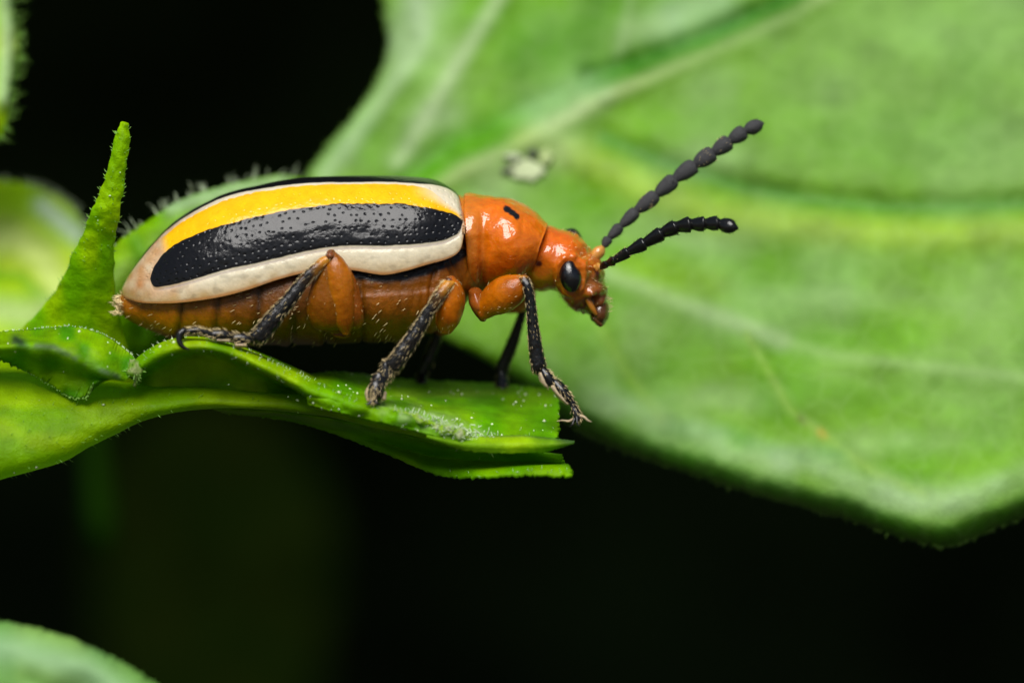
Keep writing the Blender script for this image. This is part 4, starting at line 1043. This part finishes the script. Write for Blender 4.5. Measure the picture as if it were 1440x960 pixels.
def leg(label, base, femur=None, fcol=None, tibia=None, tt=(0.2, 0.4), tarsi=(), claws=(), nh=260, coxa=None, knee=None, hr=0.0042, hl=0.09, seed=60, far=False, lobe=None):
    e = empty('leg', P(*base), BT); e['label'] = label
    if coxa: loft('hip', coxa, M['leg_orange'], e, 40, 28, 2, amber_col(a=(0.3, 0.08, 0.008), b=(0.2, 0.05, 0.006)), lambda G, W: 0.03 * vn(W, 6, 3))
    if femur:
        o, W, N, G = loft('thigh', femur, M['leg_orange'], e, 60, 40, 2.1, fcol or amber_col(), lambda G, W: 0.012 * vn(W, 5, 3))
        b, n, t = scatter(W, N, 70, seed + 5); hairs('hairs', o, M['hair'], b, t + n * 0.4, 0.03 + 0.03 * RNG.random(len(b)), 0.003, seed=seed)
    if lobe: loft('thigh', lobe, M['leg_orange'], e, 50, 30, 2.0, amber_col(a=(0.36, 0.105, 0.001), b=(0.24, 0.065, 0.001)), lambda G, W: 0.01 * vn(W, 5, 3))
    if knee:
        cx, cy, cy_d, r = knee
        loft('knee', [(cx - r * 0.8, cy - r * 0.5, cx + r * 0.6, cy - r * 0.9, cy_d, r / 110), (cx - r, cy, cx + r, cy - r * 0.2, cy_d, r / 100), (cx - r * 0.8, cy + r * 0.6, cx + r * 0.7, cy + r * 0.5, cy_d, r / 110)],
             M['leg_orange'], e, 24, 20, 2, lambda G, W: mixc((0.07, 0.025, 0.012), (0.25, 0.08, 0.02), ss(-0.4, 0.4, vn(W, 14, 2))), lambda G, W: 0.02 * vn(W, 12, 2))
    o, W, N, G = loft('shin', tibia, M['leg_orange'], e, 60, 28, 2.3, tibia_col(*tt), lambda G, W: 0.008 * vn(W, 6, 3) + 0.004 * vn(G * [1, 1, 60], 1 / 4, 5))
    tg = np.linspace(0, 1, G.shape[0])[:, None] + 0 * G[..., 0]
    rg = np.random.default_rng(seed)
    b, n, t = scatter(W, N, nh, seed, (tg > 0.15) & (np.abs(N[..., 1]) < 0.62))
    hairs('hairs', o, M['hair'], b, t * 1.0 + n * 0.25 + rg.normal(size=b.shape) * 0.12, hl * (0.6 + 0.6 * rg.random(len(b))), hr, seed=seed)
    b, n, t = scatter(W, N, nh, seed + 1, tg > 0.33)
    hairs('hairs', o, M['hair_dark'], b, t * 1.0 + n * 0.3 + rg.normal(size=b.shape) * 0.12, hl * (0.6 + 0.6 * rg.random(len(b))), hr, seed=seed + 1)
    b, n, t = scatter(W, N, nh // 4, seed + 3, tg > 0.2)
    hairs('hairs', o, M['hair'], b, t * 1.0 + n * 0.25 + rg.normal(size=b.shape) * 0.12, hl * (0.5 + 0.5 * rg.random(len(b))), hr, seed=seed)
    for i, (pr, pad) in enumerate(tarsi):
        o, W, N, G = loft('foot_segment', pr, M['black'], e, 30, 20, 2.2, disp=lambda G, W: 0.012 * vn(W, 10, 3))
        b, n, t = scatter(W, N, 90 if not far else 20, seed + 10 + i)
        hairs('hairs', o, M['hair'], b, t + n * 0.5, 0.05 + 0.03 * RNG.random(len(b)), 0.0035, seed=seed + i)
        if pad: loft('sole_pad', pad, M['pad'], e, 20, 16, 2, disp=lambda G, W: 0.02 * vn(W, 14, 3))
    for c in claws:
        tube('claw', c[0], c[1], M[c[2]], e, 10, 24)

def legs():
    # hind leg, near side
    ta = [([(352, 470, 353, 484, -0.3, 0.08), (340, 467, 342, 485, -0.32, 0.09), (330, 468, 330, 483, -0.34, 0.08)], [(345, 482, 346, 488, -0.34, 0.07), (332, 482, 333, 488, -0.36, 0.08)]),
          ([(330, 469, 330, 479, -0.34, 0.06), (316, 463, 316, 479, -0.36, 0.1), (300, 463, 301, 478, -0.36, 0.1), (292, 465, 293, 475, -0.36, 0.07)], [(322, 476, 322, 482, -0.36, 0.07), (306, 476, 306, 481, -0.38, 0.08)]),
          ([(294, 464, 294, 473, -0.36, 0.05), (278, 460, 278, 470, -0.36, 0.06), (264, 461, 264, 470, -0.36, 0.07), (256, 464, 258, 472, -0.36, 0.05)], None)]
    cl = [([(260, 464, -0.38), (253, 470, -0.4), (252, 479, -0.42), (257, 487, -0.44), (267, 492, -0.46)], [0.05, 0.05, 0.042, 0.028, 0.006], 'black'),
          ([(260, 464, -0.3), (256, 472, -0.2), (258, 479, -0.15), (264, 483, -0.12)], [0.04, 0.035, 0.025, 0.006], 'black')]
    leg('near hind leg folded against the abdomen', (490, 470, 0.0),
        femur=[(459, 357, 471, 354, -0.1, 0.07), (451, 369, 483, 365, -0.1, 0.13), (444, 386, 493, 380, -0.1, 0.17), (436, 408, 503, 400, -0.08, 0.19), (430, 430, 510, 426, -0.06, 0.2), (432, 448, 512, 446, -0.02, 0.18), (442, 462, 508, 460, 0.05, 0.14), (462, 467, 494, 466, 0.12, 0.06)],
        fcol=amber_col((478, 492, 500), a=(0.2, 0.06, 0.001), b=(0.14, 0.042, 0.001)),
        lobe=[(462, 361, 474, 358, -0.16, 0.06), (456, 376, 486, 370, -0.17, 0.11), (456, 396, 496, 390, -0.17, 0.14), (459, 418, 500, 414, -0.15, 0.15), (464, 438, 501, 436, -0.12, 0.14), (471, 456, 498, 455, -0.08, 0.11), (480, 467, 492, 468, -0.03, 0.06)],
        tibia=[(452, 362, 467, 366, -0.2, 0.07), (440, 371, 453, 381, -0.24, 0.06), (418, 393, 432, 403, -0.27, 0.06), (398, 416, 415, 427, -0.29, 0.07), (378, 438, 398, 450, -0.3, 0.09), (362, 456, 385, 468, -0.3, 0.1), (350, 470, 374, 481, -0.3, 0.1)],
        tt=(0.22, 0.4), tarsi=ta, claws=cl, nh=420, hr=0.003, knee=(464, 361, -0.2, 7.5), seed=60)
    # middle leg, near side
    ta = [([(537, 510, 556, 518, -0.3, 0.08), (533, 522, 552, 530, -0.32, 0.09), (531, 531, 546, 538, -0.34, 0.08)], None),
          ([(526, 526, 545, 534, -0.36, 0.09), (520, 536, 543, 544, -0.4, 0.12), (517, 548, 541, 555, -0.42, 0.13), (517, 556, 538, 561, -0.44, 0.1)], [(515, 546, 524, 550, -0.38, 0.06), (513, 555, 521, 560, -0.4, 0.06), (514, 562, 519, 564, -0.4, 0.04)]),
          ([(522, 546, 534, 548, -0.5, 0.05), (521, 556, 532, 558, -0.52, 0.05), (521, 564, 530, 566, -0.52, 0.05)], [(531, 549, 544, 553, -0.4, 0.08), (533, 559, 544, 561, -0.42, 0.07)])]
    cl = [([(524, 560, -0.52), (520, 567, -0.56), (514, 568, -0.58)], [0.03, 0.022, 0.005], 'black'), ([(528, 560, -0.52), (530, 567, -0.56), (535, 568, -0.56)], [0.03, 0.022, 0.005], 'black')]
    leg('near middle leg reaching back down to the leaf', (625, 465, 0.1),
        femur=[(628, 393, 640, 391, -0.12, 0.08), (620, 404, 648, 400, -0.1, 0.14), (616, 418, 653, 413, -0.05, 0.2), (613, 435, 653, 432, 0.0, 0.24), (613, 452, 647, 452, 0.05, 0.22), (617, 464, 637, 465, 0.1, 0.14)],
        tibia=[(623, 396, 640, 400, -0.2, 0.08), (613, 408, 629, 414, -0.26, 0.07), (599, 430, 612, 438, -0.28, 0.06), (582, 455, 597, 466, -0.29, 0.07), (566, 477, 583, 489, -0.3, 0.08), (550, 498, 570, 510, -0.3, 0.1), (540, 509, 562, 521, -0.3, 0.1)],
        tt=(0.22, 0.42), tarsi=ta, claws=cl, nh=700, knee=(632, 399, -0.18, 7.5), hr=0.003, hl=0.085, seed=70)
    # front leg, near side
    ta = [([(757, 518, 766, 515, 0.0, 0.07), (761, 530, 776, 524, -0.04, 0.09), (768, 543, 782, 533, -0.06, 0.08)], [(756, 526, 764, 524, -0.04, 0.06), (760, 538, 769, 535, -0.06, 0.08), (766, 545, 772, 543, -0.06, 0.05)]),
          ([(774, 540, 783, 532, -0.06, 0.06), (783, 553, 796, 543, -0.08, 0.1), (793, 564, 804, 556, -0.1, 0.09)], [(775, 545, 782, 543, -0.08, 0.07), (784, 559, 791, 556, -0.1, 0.08), (795, 569, 801, 566, -0.12, 0.05)]),
          ([(795, 559, 805, 556, -0.1, 0.05), (801, 572, 810, 568, -0.12, 0.04), (805, 584, 816, 580, -0.14, 0.05), (807, 592, 818, 588, -0.16, 0.05)], None)]
    cl = [([(813, 584, -0.16), (821, 586, -0.2), (827, 591, -0.22), (832, 593, -0.22)], [0.024, 0.02, 0.014, 0.005], 'pad'), ([(808, 588, -0.12), (800, 592, -0.1), (791, 591, -0.08), (783, 592, -0.06)], [0.022, 0.018, 0.012, 0.005], 'pad'),
          ([(811, 586, -0.2), (812, 595, -0.24), (815, 600, -0.26)], [0.025, 0.016, 0.004], 'black'), ([(808, 588, -0.2), (805, 596, -0.24), (801, 600, -0.25)], [0.02, 0.014, 0.004], 'black')]
    leg('near front leg stepping off the leaf end', (680, 440, 0.5),
        coxa=[(658, 412, 678, 412, 0.6, 0.3), (660, 428, 684, 426, 0.55, 0.28), (666, 440, 689, 438, 0.5, 0.2), (673, 449, 686, 448, 0.5, 0.1)],
        femur=[(670, 424, 684, 449, 0.4, 0.14), (682, 404, 697, 444, 0.35, 0.22), (696, 392, 710, 441, 0.3, 0.27), (712, 386, 724, 434, 0.25, 0.26), (725, 385, 736, 422, 0.2, 0.2), (735, 387, 743, 405, 0.15, 0.11)],
        tibia=[(730, 392, 744, 390, 0.05, 0.07), (735, 404, 748, 401, 0.0, 0.065), (739, 425, 753, 422, 0.0, 0.065), (741, 455, 757, 452, 0.0, 0.075), (743, 485, 761, 482, 0.0, 0.085), (746, 510, 766, 505, 0.0, 0.095), (748, 521, 767, 516, 0.0, 0.09)],
        tt=(0.12, 0.3), tarsi=ta, claws=cl, nh=380, knee=(737, 394, 0.05, 7), hr=0.0028, hl=0.055, seed=80)
    # legs of the far side
    leg('far front leg seen between belly and leaf', (720, 430, 2.0), femur=[(700, 415, 716, 440, 2.0, 0.15), (722, 400, 738, 436, 2.1, 0.2), (738, 398, 750, 420, 2.2, 0.14)],
        tibia=[(738, 410, 750, 416, 2.25, 0.06), (728, 440, 740, 444, 2.28, 0.06), (715, 475, 730, 480, 2.32, 0.07), (700, 508, 718, 513, 2.36, 0.08), (696, 522, 714, 526, 2.38, 0.08)], tt=(0.0, 0.1),
        tarsi=[([(698, 524, 712, 526, 2.36, 0.07), (696, 538, 716, 539, 2.36, 0.1), (698, 548, 714, 549, 2.34, 0.08)], None), ([(700, 544, 712, 545, 2.3, 0.07), (699, 552, 712, 553, 2.26, 0.06)], None)], nh=60, seed=90, far=True)
    leg('far middle leg in deep shade under the belly', (620, 460, 2.0), femur=[(600, 420, 640, 425, 2.1, 0.2), (605, 445, 640, 448, 2.2, 0.2), (612, 465, 628, 468, 2.3, 0.1)],
        tibia=[(612, 458, 626, 462, 2.35, 0.06), (604, 480, 619, 485, 2.38, 0.07), (594, 505, 610, 510, 2.4, 0.08), (586, 524, 603, 528, 2.42, 0.08)], tt=(0.0, 0.1),
        tarsi=[([(586, 524, 601, 527, 2.4, 0.07), (584, 536, 602, 538, 2.36, 0.1), (586, 546, 600, 547, 2.32, 0.07)], None)], nh=60, seed=95, far=True)
    leg('far hind leg hidden behind the abdomen', (490, 470, 2.6), femur=[(461, 370, 473, 368, 2.72, 0.07), (455, 395, 490, 393, 2.76, 0.18), (460, 430, 500, 432, 2.7, 0.2), (472, 465, 496, 468, 2.6, 0.12)],
        tibia=[(455, 374, 466, 380, 2.75, 0.06), (420, 405, 434, 414, 2.75, 0.07), (380, 445, 398, 457, 2.7, 0.09), (366, 462, 382, 472, 2.65, 0.09)], tt=(0.1, 0.3),
        tarsi=[([(366, 464, 366, 476, 2.6, 0.08), (350, 466, 350, 478, 2.58, 0.09), (330, 470, 330, 480, 2.56, 0.07)], None)], nh=40, seed=97, far=True)
legs()
